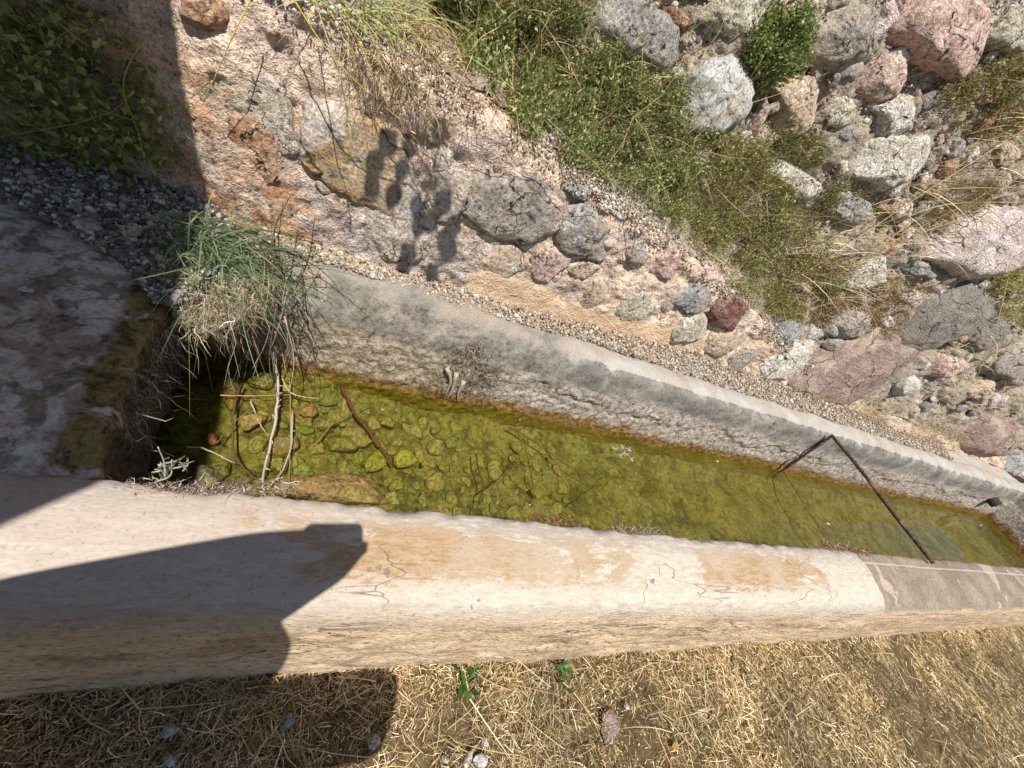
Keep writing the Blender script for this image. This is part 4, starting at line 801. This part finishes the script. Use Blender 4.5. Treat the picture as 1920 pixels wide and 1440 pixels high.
def weed(name, base, tips, label, col, y, seeds=16, r=.0016):
    t = tag(empty(name, base), label, 'weed'); mb = MB(); sp = []; base = np.asarray(base, float)
    for i, tp in enumerate(tips):
        e = ony([tp], y + rng.normal(0, .02))[0]; b_ = base + rng.normal(size=3) * [.02, .02, .004]; mid = (b_ + e) / 2 + rng.normal(size=3) * .012; Q = smooth_path([b_, mid, e], 12); mb.tube(Q, np.linspace(r * 1.3, r * .6, 12), 4, lin(col))
        for k in range(seeds):
            u = rng.uniform(.45, 1); p = Q[int(u * 11)]; d = rng.normal(size=3) + [0, 0, .8]; d /= np.linalg.norm(d); sp.append((p, d)); mb.tube([p, p + d * .012], .0006, 3, lin(col))
    mb.build('stem', M_WOOD, t); P = np.array([p + d * .010 for p, d in sp]); D = np.array([d for p, d in sp]); nn_ = len(P)
    if nn_: leaves('seed_heads', P, D, rng.uniform(.006, .013, nn_), rng.uniform(.004, .006, nn_), pal([col, 'a08050', '6a4c30'], nn_, .7), M_STRAW, t)
weed('seeding_weed', (-.17, 1.3, .43), [(545, 365), (590, 408), (560, 432), (503, 440), (604, 470), (530, 382), (620, 540), (470, 450)], 'brown seeding weed standing right of the grass tuft', '6f5034', 1.3)
weed('bleached_sprig', onz([(318, 900)], .445)[0], [(296, 838), (335, 872), (352, 886), (290, 880), (345, 868), (322, 862)], 'small bleached sprig growing on the front lip at the left end', 'cfc8ba', .53, 3, .0018)
n = 9; b0 = onz([(312, 893)], .445)[0]; leaves('small_leaves', np.repeat(b0[None], n, 0) + rng.normal(size=(n, 3)) * .004, rdir(n, (-.2, .3, .9), (.3, .3, .2)), rng.uniform(.02, .045, n), rng.uniform(.004, .007, n), pal(['8aa080', '9fb094'], n, .75), M_LEAF).parent = None
tag(bpy.data.objects['small_leaves'], 'few narrow grey green leaves sprouting from the bleached sprig', 'leaves')

# ------------------------------------------------------------------ plants on the ledge and the wall
def cover(name, poly, anchors, per, h, ln, wd, cols, label, cat='plant', stems=60, spread=.03, k=1.3, droop=.0, stemcol='8a7a50', group=None, up=.4, clump=5.0, gap=-.4):
    q = samp(poly, anchors); P = hit(q, .0); P = P[fbm(P, 11, 3, 7) > gap]; nn = wnorm(P); amp = np.clip(.5 + 1.0 * fbm(P, clump * 2.2, 3, len(poly)), .02, 1.6)
    t = tag(empty(name, P.mean(0)), label, cat, group)
    A = np.repeat(P, per, 0); Nn = np.repeat(nn, per, 0); a = np.repeat(amp, per); n = len(A); hh = h * a * rng.random(n) ** .7
    B_ = A + Nn * hh[:, None] + rng.normal(size=(n, 3)) * spread + np.array([0, 0, 1.]) * (up * .5 * hh)[:, None] - np.array([0, 0, 1.]) * (droop * hh)[:, None]
    D = rng.normal(size=(n, 3)) * .7 + Nn * .6 + [0, -.1, up]
    c = pal(cols, n, k, .2) * (.75 + .35 * np.clip(hh / (h + 1e-6), 0, 1))[:, None] ** 0
    leaves('foliage', B_, D, rng.gamma(5, .2, n) * ln, rng.gamma(6, .165, n) * wd, c, M_LEAF, t)
    if stems:
        i = rng.integers(len(P), size=stems); b_ = P[i]; blades('stems', b_, nn[i] * .7 + rng.normal(size=(stems, 3)) * .5 + [0, 0, .35], rng.gamma(3, .5, stems) * h, rng.uniform(.0016, .003, stems), rng.normal(size=(stems, 3)) * .5, pal([stemcol, '8a7850', 'c8b488'], stems, .95), M_STRAW, t, 5, None, .03)
    return t
GR = ['7f8f54', '909c60', '5c6c38', 'aeb078', '647640', 'ccc08a', '86925a', 'a09a64', '54643a']
cover('creeping_plant', [(800, 0), (1095, 0), (1115, 95), (1185, 110), (1250, 145), (1262, 235), (1320, 255), (1290, 330), (1250, 425), (1180, 368), (1050, 305), (970, 258), (890, 185), (835, 60)], 3300, 21, .13, .0145, .0088, GR, 'dense small leaved green creeper covering the ledge left of the pale grey stone', 'creeper', 1500, .02)
cover('creeping_plant', [(1300, 240), (1400, 265), (1440, 330), (1480, 400), (1550, 450), (1565, 545), (1475, 612), (1415, 590), (1335, 515), (1270, 450), (1225, 400), (1280, 320)], 2400, 15, .10, .0135, .0075, ['7f8a50', '939858', '66703c', 'a8a468', '8a8450', 'b09a6c'], 'sparser yellowing creeper spilling below the pale grey stone', 'creeper', 1300, .02)
cover('leafy_plant', [(1395, 60), (1440, 15), (1492, 50), (1480, 110), (1440, 150), (1400, 185)], 420, 18, .12, .016, .011, ['72824a', '82905a', '5c6c3c', 'a0a062'], 'bright green leafy plant growing right of the pale grey stone', 'plant', 60, .022)
cover('leafy_plant', [(1740, 175), (1830, 130), (1925, 95), (1925, 240), (1850, 265), (1765, 240)], 560, 15, .10, .014, .009, ['7a7c4c', '8a8858', '62643c', '9c9060', '947a54'], 'olive and brown leafy plant below the big pink stone', 'plant', 200, .022)
cover('leafy_plant', [(1560, 330), (1620, 350), (1600, 400), (1520, 410), (1480, 380)], 260, 13, .06, .011, .007, ['6f703c', '8a7a44', '5c5a30'], 'small olive plant under the white crumbly stones', 'plant', 100, .018)
cover('reddish_weeds', [(1480, 540), (1560, 470), (1660, 520), (1740, 540), (1700, 590), (1650, 640), (1590, 570), (1540, 620), (1480, 590)], 1000, 12, .06, .012, .006, ['9a7a54', 'a8805c', '847448', 'b09a68', '746840'], 'reddish brown withered weeds between the slate slabs and the pink stones', 'weeds', 300, .02)
cover('shade_plant', [(-20, -10), (170, -10), (250, 90), (335, 190), (325, 290), (250, 325), (130, 310), (-20, 290)], 420, 10, .12, .022, .012, ['7f8a4c', '6a7840', '98985c', '566a38', '8f8450'], 'broader leaved green plant hanging in the shade at the upper left', 'plant', 120, .03, 1.6)
cover('low_weeds', [(1500, 740), (1580, 735), (1700, 760), (1800, 800), (1840, 850), (1760, 850), (1640, 800), (1540, 770)], 700, 8, .05, .014, .003, ['9a8a54', '7f7444', 'b8a468', '6a6438'], 'low olive brown grass tufts at the wall foot near the far rim', 'grass tuft', 500, .02)
cover('wall_plant', [(1850, 500), (1925, 450), (1925, 640), (1880, 600)], 260, 12, .09, .015, .009, ['8a8f3c', '7a8034', 'a09a4c'], 'yellow green plant at the right edge beside the slate slab', 'plant', 60, .025)
cover('leafy_plant', [(1340, 290), (1420, 300), (1430, 360), (1390, 400), (1340, 370)], 200, 10, .05, .012, .004, ['a08a5c', '7a6a40', '8f8448'], 'dry twiggy plant left of the white crumbly stone', 'plant', 260, .02)
# wild grass hanging over the top of the retaining wall
def tuft(name, poly, n, dirb, sd, ln, wd, bend, cols, label, cat='grass tuft', off=.03, tips=None):
    q = samp(poly, n); P = hit(q, off); t = tag(empty(name, P.mean(0)), label, cat)
    blades('blades', P, rdir(n, dirb, sd), rng.uniform(.5, 1.2, n) * ln, rng.uniform(.6, 1.2, n) * wd, np.asarray(bend) + rng.normal(size=(n, 3)) * .15, pal(cols, n, 1.0), M_STRAW, t, 6, pal(tips, n, 1.0) if tips else None); return t
cover('wall_plant', [(1430, 245), (1520, 250), (1545, 300), (1500, 320), (1440, 285)], 240, 12, .07, .013, .007, ['7a7a4c', '8f8a58', '66683f'], 'olive plant under the tan stone right of the pale grey stone', 'plant', 160, .02)
cover('wall_plant', [(1720, 360), (1800, 330), (1860, 330), (1830, 390), (1740, 420)], 300, 12, .06, .012, .006, ['8a7a54', '7a7448', '9a8660'], 'brownish withered plant above the rose coloured stone', 'plant', 260, .02)
WG = tuft('wild_grass', [(555, -10), (800, -10), (830, 40), (760, 70), (700, 60), (620, 40)], 230, (.45, -.3, .25), (.6, .35, .45), .20, .0034, (.15, -.1, -.55), ['9aa85c', '8f9e58', 'c2b87c', '7a9048', 'a8b070'], 'long green and straw coloured wild grass drooping over the top of the retaining wall', tips=['d8c48a', 'c8b470'])
tuft('dry_grass_tuft', [(740, 20), (850, 30), (900, 130), (960, 220), (880, 190), (800, 130)], 420, (.2, -.5, .4), (.5, .3, .4), .14, .003, (0, 0, -.6), ['cbb27c', 'a88c5a', '8a6a40', 'dcc89a'], 'tan dry grass tuft between the wild grass and the green creeper')
tuft('dry_grass_tuft', [(1440, 480), (1560, 420), (1700, 340), (1900, 190), (1925, 340), (1800, 430), (1700, 520), (1500, 600)], 320, (.5, -.35, .7), (.35, .25, .35), .30, .0042, (.25, 0, -.25), ['d8c290', 'c0a670', 'a08858', 'e6d6ac'], 'thin scattered dry straws standing out from the stone wall joints')
tuft('dry_grass_tuft', [(1740, 640), (1860, 620), (1920, 700), (1860, 780), (1760, 760)], 260, (.1, -.5, .5), (.4, .3, .4), .16, .003, (.1, 0, -.4), ['dcc898', 'c2aa74', 'efe2bc'], 'pale oat straws around the dark grey stone at the right edge')
tuft('dry_grass_tuft', [(1560, 760), (1680, 775), (1800, 820), (1800, 850), (1700, 820), (1580, 790)], 620, (.2, -.5, .45), (.4, .35, .3), .09, .0024, (0, 0, -.5), ['b89c62', '9a8450', '8a7c48', 'd0b67e', '6f6a3a'], 'bushy brown grass tuft leaning over the far rim beside the rod')
tuft('dry_grass_tuft', [(960, 230), (1180, 350), (1290, 440), (1400, 560), (1440, 600), (1400, 540), (1290, 420), (1180, 330)], 420, (.1, -.5, -.1), (.5, .3, .5), .07, .002, (0, 0, -.4), ['cbb690', 'a89070', 'e0d2b0', '8a7454'], 'fine dry fringe under the creeper along the top of the retaining wall')
tuft('dry_grass_tuft', [(620, 60), (760, 110), (830, 190), (900, 240), (820, 220), (700, 140)], 300, (.2, -.5, -.1), (.5, .3, .5), .09, .002, (0, 0, -.5), ['cbb690', 'a89070', '8a6a4c', 'b8a878'], 'fine dry roots and stems hanging below the wild grass')
tuft('straw_tuft', [(830, 0), (1080, 0), (1150, 110), (1250, 200), (1330, 330), (1300, 420), (1180, 330), (1000, 230), (900, 130)], 170, (.2, -.35, .6), (.55, .3, .5), .24, .0032, (.1, -.1, -.45), ['dcc898', 'c4ac78', 'efe2b8', 'a8905c'], 'long thin straw blades standing through the green creeper')
tuft('straw_tuft', [(1330, 300), (1440, 330), (1550, 450), (1540, 560), (1440, 540), (1330, 440)], 320, (.1, -.4, .4), (.6, .35, .6), .13, .0026, (0, 0, -.3), ['d8ccb0', 'b8a888', 'efe6cc', '8f8060'], 'tangle of bleached dry stems in the yellowing creeper')
def stalk(px, off, r, col, label, ear=0, name='grass_stalk', earcol='e0d2a8'):
    P = hit(px, 0) ; d = rays(px); off = np.broadcast_to(np.asarray(off, float), (len(px),)); P = P - d * off[:, None]; Q = smooth_path(P, 20); t = tag(empty(name, Q[0]), label, 'grass stalk'); mb = MB(); mb.tube(Q, np.linspace(r, r * .55, 20), 5, lin(col, .8)); mb.build('stem', M_WOOD, t)
    if ear:
        i = rng.integers(12, 20, size=ear); D = (Q[-1] - Q[12]) / np.linalg.norm(Q[-1] - Q[12]) * 1.2 + rng.normal(size=(ear, 3)) * .35; leaves('ear', Q[i], D, rng.uniform(.018, .032, ear), rng.uniform(.004, .006, ear), pal([earcol, 'c8b888'], ear, .8), M_STRAW, t)
stalk([(868, 98), (960, 165), (1100, 292), (1262, 452)], [.14, .2, .2, .1], .0024, 'a8c07a', 'long straight green grass stem slanting across the creeper')
stalk([(590, 0), (620, 90), (640, 150), (652, 230), (658, 300)], [.1, .2, .22, .2, .2], .002, 'b8b878', 'hanging green oat stem in front of the ochre lichen stone', 22, earcol='c9cfa8')
stalk([(545, -10), (610, 90), (680, 165), (760, 235), (800, 292)], [.1, .16, .18, .15, .1], .0022, 'c9b860', 'yellow green stem hanging diagonally from the wild grass', 8)
stalk([(640, 0), (720, 110), (790, 210), (835, 300)], [.1, .16, .16, .12], .002, '8f9a54', 'green stem with small ear hanging right of the yellow stem', 14, earcol='a8b078')
stalk([(472, -5), (440, 60), (405, 140), (381, 192)], [.08, .12, .12, .1], .0019, 'd8c468', 'bent yellow stem hanging at the edge of the shade')
stalk([(985, -5), (1030, 60), (1065, 115), (1088, 165)], .12, .003, 'e0c890', 'thick pale straw slanting over the creeper near the top', 6)
stalk([(1205, 90), (1202, 150), (1196, 245)], .12, .002, 'e0cf9c', 'upright pale straw standing in the creeper beside the grey pink stone')
stalk([(1478, 532), (1600, 452), (1740, 357), (1925, 240)], [.05, .12, .16, .2], .0024, 'e2cf9c', 'long straw running up across the wall towards the right edge')
stalk([(1505, 562), (1640, 472), (1800, 388), (1925, 325)], [.05, .1, .12, .12], .002, 'd6c28c', 'second long straw just below the first on the stone wall')
stalk([(1560, 540), (1660, 455), (1770, 375)], [.05, .1, .1], .0018, 'cbb680', 'shorter thin straw between the two long ones on the wall')
stalk([(1833, 705), (1868, 610), (1900, 480), (1925, 400)], [.08, .14, .16, .16], .003, 'e8d8a4', 'tall pale oat straw rising past the slate slab')
stalk([(1925, 640), (1880, 655), (1820, 705), (1795, 755)], [.16, .16, .16, .14], .002, 'e6dab4', 'drooping oat ear over the dark grey stone', 36, earcol='efe6c8')
stalk([(1925, 545), (1870, 520), (1852, 500), (1845, 600)], .1, .0018, 'd8c890', 'bent yellow straw left of the tall oat straw')
stalk([(1466, 560), (1478, 640), (1483, 738)], [.06, .12, .1], .0017, 'e0c894', 'thin vertical straw in front of the white stone')
stalk([(1790, 400), (1845, 300), (1880, 205)], [.06, .14, .14], .0018, 'd0b486', 'thin brown straw rising below the olive plant')
stalk([(960, 250), (1060, 340), (1140, 400), (1180, 430)], [.1, .1, .08, .05], .0016, 'dcc690', 'straw lying along the upper edge of the retaining wall')
stalk([(885, 548), (930, 560), (1000, 580)], .01, .0028, 'd0a85c', 'orange straw lying on the gutter gravel')
stalk([(400, 428), (480, 430), (560, 442), (605, 455)], .03, .0045, '8a6a44', 'brown dry stick lying on the gravel right of the tuft', name='dry_stick')
stalk([(300, 30), (232, 150), (262, 260), (282, 375)], [.05, .1, .1, .06], .0018, 'b8b06c', 'thin yellowish stem hanging in the shade plant')
stalk([(1185, 470), (1192, 440), (1186, 408)], .06, .0025, '8a9a4c', 'small green sprout on the retaining wall', 8, earcol='8a9a4c')
# ------------------------------------------------------------------ what casts the shade from outside the picture
def sunshade():  # unseen roof slab, added and shaped to cast the shade at the left
    t = tag(empty('shade_roof', (-1.6, .2, 0)), 'added unseen flat shelter roof on posts left of the trough', 'sunshade'); zr = 2.3; k = zr - .45
    sh = np.array([LD.x / -LD.z, LD.y / -LD.z]) * k
    P0 = np.array([-.345, .486]) - sh; P1 = np.array([-.50, 1.70]) - sh; P1 = P0 + (P1 - P0) * 1.9; P3 = P0 + np.array([-.75, -.80]) * 1.3; P2 = np.array([-3.6, P1[1]]); P4 = np.array([-3.6, P3[1]])
    poly = [P0, P1, P2, P4, P3]; V = [(p[0], p[1], zr) for p in poly] + [(p[0], p[1], zr + .12) for p in poly]; mb = MB(); mb.add(V, [(4, 3, 2, 1, 0), (5, 6, 7, 8, 9)] + [(i, (i + 1) % 5, 5 + (i + 1) % 5, 5 + i) for i in range(5)]); mb.build('roof', M_CON, t, False)
    for x, y in ((-1.9, P3[1] + .2), (-3.4, P3[1] + .2), (-3.4, 1.2)): mb = MB(); mb.box((x - .07, y - .07, 0), (x + .07, y + .07, zr + .002)); mb.build('post', M_CON, t, False)
sunshade()
def flat_mat(name, h, rough=.8):
    n = N(name, rough, .3); nz = n.noise(80, 3); return n.fin(n.mix(1.0, lin(h), n.ramp(nz, [(.3, .85), (.7, 1.1)]), 'MULTIPLY'), n.bump(nz, .2, .003))
def person():
    # (x, y, z, radius a, radius b) and links: a standing photographer leaning over the trough with both arms raised to the phone
    J = dict(pel=(-.36, -.36, .95, .26, .16), bel=(-.37, -.31, 1.10, .26, .15), che=(-.34, -.23, 1.27, .22, .15), nec0=(-.29, -.20, 1.40, .07, .07), nec=(-.27, -.215, 1.455, .055, .055), hea=(-.25, -.25, 1.545, .085, .095), top=(-.245, -.26, 1.64, .07, .08),
        lh=(-.52, -.36, .92, .20, .14), lk=(-.62, -.35, .50, .11, .09), la=(-.62, -.40, .09, .045, .045), lt=(-.65, -.27, .035, .04, .035),
        rh=(-.20, -.38, .90, .13, .11), rk=(-.15, -.37, .48, .075, .07), ra=(-.10, -.42, .09, .045, .045), rt=(-.07, -.28, .035, .04, .035),
        ls=(-.48, -.20, 1.36, .09, .08), le=(-.50, -.09, 1.17, .075, .07), lw=(-.15, -.05, 1.37, .055, .05), lp=(-.088, -.03, 1.44, .06, .05),
        rs=(-.14, -.22, 1.34, .085, .08), re=(-.19, -.10, 1.13, .075, .07), rw=(-.05, -.065, 1.345, .06, .055), rp=(.01, -.05, 1.40, .06, .05))
    E_ = 'pel-bel bel-che che-nec0 nec0-nec nec-hea hea-top pel-lh lh-lk lk-la la-lt pel-rh rh-rk rk-ra ra-rt che-ls ls-le le-lw lw-lp che-rs rs-re re-rw rw-rp'.split()
    for s_, base, fs in (('l', (-.088, -.03, 1.44), [(-.06, -.03, 1.45), (-.066, -.028, 1.435), (-.072, -.027, 1.42), (-.078, -.027, 1.40), (-.06, -.05, 1.405)]), ('r', (.01, -.05, 1.40), [(.04, -.045, 1.43), (.03, -.043, 1.425), (.018, -.042, 1.42), (.004, -.042, 1.415), (.045, -.06, 1.425)])):
        for i, f_ in enumerate(fs):
            b_ = np.array(base); f_ = np.array(f_); mid = (b_ + f_) / 2 + [(-.012 if s_ == 'l' else .006), -.006, -.004 + .004 * i]
            J[f'{s_}a{i}'] = (*mid, .010, .010); J[f'{s_}b{i}'] = (*f_, .008, .008); E_ += [f'{s_}p-{s_}a{i}', f'{s_}a{i}-{s_}b{i}']
    ks = list(J); me = bpy.data.meshes.new('body'); me.from_pydata([J[k][:3] for k in ks], [tuple(ks.index(q) for q in e.split('-')) for e in E_], []); me.update()
    o = bpy.data.objects.new('body_tmp', me); COL.objects.link(o); o.modifiers.new('s', 'SKIN'); o.modifiers.new('d', 'SUBSURF').levels = 2
    for i, k in enumerate(ks): me.skin_vertices[0].data[i].radius = J[k][3:5]; me.skin_vertices[0].data[i].use_root = (k == 'pel')
    dg = bpy.context.evaluated_depsgraph_get(); m2 = bpy.data.meshes.new_from_object(o.evaluated_get(dg)); bpy.data.objects.remove(o)
    t = tag(empty('person', (-.27, -.36, 0)), 'standing person in dark shirt and trousers holding a phone over the trough', 'person')
    for mm in ('c08a6c', '3f4a55', '4a4640', '2c2824'): m2.materials.append(flat_mat('person_' + mm, mm))
    m2.name = 'body'
    for p in m2.polygons:
        x, y, z = p.center; p.use_smooth = True
        arm = z > 1.05 and (y > -.24)
        p.material_index = 3 if z < .10 else 2 if z < 1.0 else 0 if (z > 1.42 and y < -.05) or (y > -.11 and z > 1.12) else 1
    b = bpy.data.objects.new('body', m2); COL.objects.link(b); b.parent = t; b.matrix_parent_inverse = Matrix.Translation(t.location).inverted()
    me = bpy.data.meshes.new('hair'); bm = bmesh.new(); bmesh.ops.create_icosphere(bm, subdivisions=4, radius=1); bm.to_mesh(me); bm.free(); V = np.zeros(len(me.vertices) * 3); me.vertices.foreach_get('co', V); V = V.reshape(-1, 3)
    V *= 1 + .05 * fbm(V, 6, 3, 3)[:, None]; V[:, 2] = np.maximum(V[:, 2], -.35 - .4 * (V[:, 1] < 0)); V = V * [.088, .10, .10] + [-.25, -.27, 1.595]; me.vertices.foreach_set('co', V.ravel().astype(np.float32)); me.update(); link('hair', me, flat_mat('hair_brown', '3a2a1e'), t)
    # phone: held square to the view, right behind the lens
    mb = MB(); r, d, f = AX; c = np.array([0, 0, CAMZ]) - f * .012 - r * .04 + d * .04; hx, hy, hz = .066, .033, .004
    ring = []
    for qx, qy, t0 in ((1, 1, 0), (-1, 1, 90), (-1, -1, 180), (1, -1, 270)):
        for t_ in np.radians(np.linspace(t0, t0 + 90, 6)): ring.append((qx * (hx - .016) + .016 * math.cos(t_), qy * (hy - .016) + .016 * math.sin(t_)))
    k_ = len(ring); V = [c + u_ * r + v_ * d + e * f * hz for e in (-1, 1) for u_, v_ in ring]
    mb.add(V, [tuple(range(k_)), tuple(range(k_, 2 * k_))[::-1]] + [(i, (i + 1) % k_, k_ + (i + 1) % k_, k_ + i) for i in range(k_)]); ph = mb.build('phone', flat_mat('phone_black', '1c1c1e', .3), None, False); tag(ph, 'black phone held up by the standing person', 'phone')
    mb = MB(); V = []  # unseen bag, added to widen the shade on the grass
    for z, a, b_ in ((.66, .11, .045), (.68, .13, .055), (.80, .135, .06), (.90, .13, .05), (.93, .11, .035)):
        for k in range(16): u = 2 * math.pi * k / 16; V.append((.09 + 1.35 * a * np.sign(math.cos(u)) * abs(math.cos(u)) ** .5, -.24 + b_ * np.sign(math.sin(u)) * abs(math.sin(u)) ** .5, z))
    mb.add(V, [(i * 16 + k, i * 16 + (k + 1) % 16, (i + 1) * 16 + (k + 1) % 16, (i + 1) * 16 + k) for i in range(4) for k in range(16)] + [tuple(range(16))[::-1], tuple(64 + k for k in range(16))])
    bt = tag(empty('shadow_bag', (.15, -.24, .66)), 'cloth bag added for its ground shadow, hanging at the hip of the standing person', 'bag'); mb.build('bag_body', flat_mat('bag_cloth', '6a5a48'), bt)
    mb = MB(); mb.tube(smooth_path([(.05, -.26, .92), (-.02, -.30, 1.05), (-.14, -.40, 1.12), (-.2, -.47, 1.0), (-.02, -.40, .9), (.02, -.27, .9)], 24), .012, 6); mb.build('strap', flat_mat('strap_cloth', '4a3f34'), bt)
person()

def vine():
    # unseen vine added at the shelter roof edge; its leaves cast the soft oval shadows on the bank
    t = tag(empty('shadow_vine', (-.75, 1.0, 2.3)), 'added unseen vine, placed for its leaf shadows, trailing from the shelter roof edge above the bank', 'vine'); L_ = np.array(LD)
    px = [(712, 300), (708, 345), (745, 355), (760, 310), (788, 360), (792, 405), (815, 400), (838, 370), (838, 420), (775, 462), (820, 500), (740, 255), (775, 250), (832, 232), (858, 415), (765, 490), (850, 455)]
    H_ = hit(px); P = H_ - L_ * ((2.1 + rng.uniform(0, .12, len(px)) - H_[:, 2]) / -L_[2])[:, None]; mb = MB(); root = np.array([-.62, 1.0, 2.42])
    c_ = P.mean(0) + [0, 0, .12]; mb.tube(smooth_path([root, (root + c_) / 2 + [0, 0, .12], c_], 14), .006, 5, lin('6a5a40'))
    for p in P: mb.tube(smooth_path([c_, (c_ + p) / 2 + [0, 0, .03], p], 8), .0028, 4, lin('6a6a44'))
    mb.build('stem', M_WOOD, t)
    for p in P:
        l = rng.uniform(.11, .16); w_ = l * rng.uniform(.36, .48); a = rng.uniform(-.5, .5); U = np.array([math.sin(a) * .3, 0, -1.]); S = np.array([math.cos(a), math.sin(a), 0]); mb = MB(); ks = np.linspace(0, 1, 7); V = []
        for k in ks: wv = w_ * math.sin(math.pi * k ** .8) * .5 + .001; V += [p + U * l * k - S * wv, p + U * l * k + [0, .006, 0], p + U * l * k + S * wv]
        mb.add(V, [(3 * i + j, 3 * i + j + 1, 3 * i + j + 4, 3 * i + j + 3) for i in range(6) for j in range(2)], lin('6f8a48')); mb.build('leaf', M_LEAF, t)
vine()
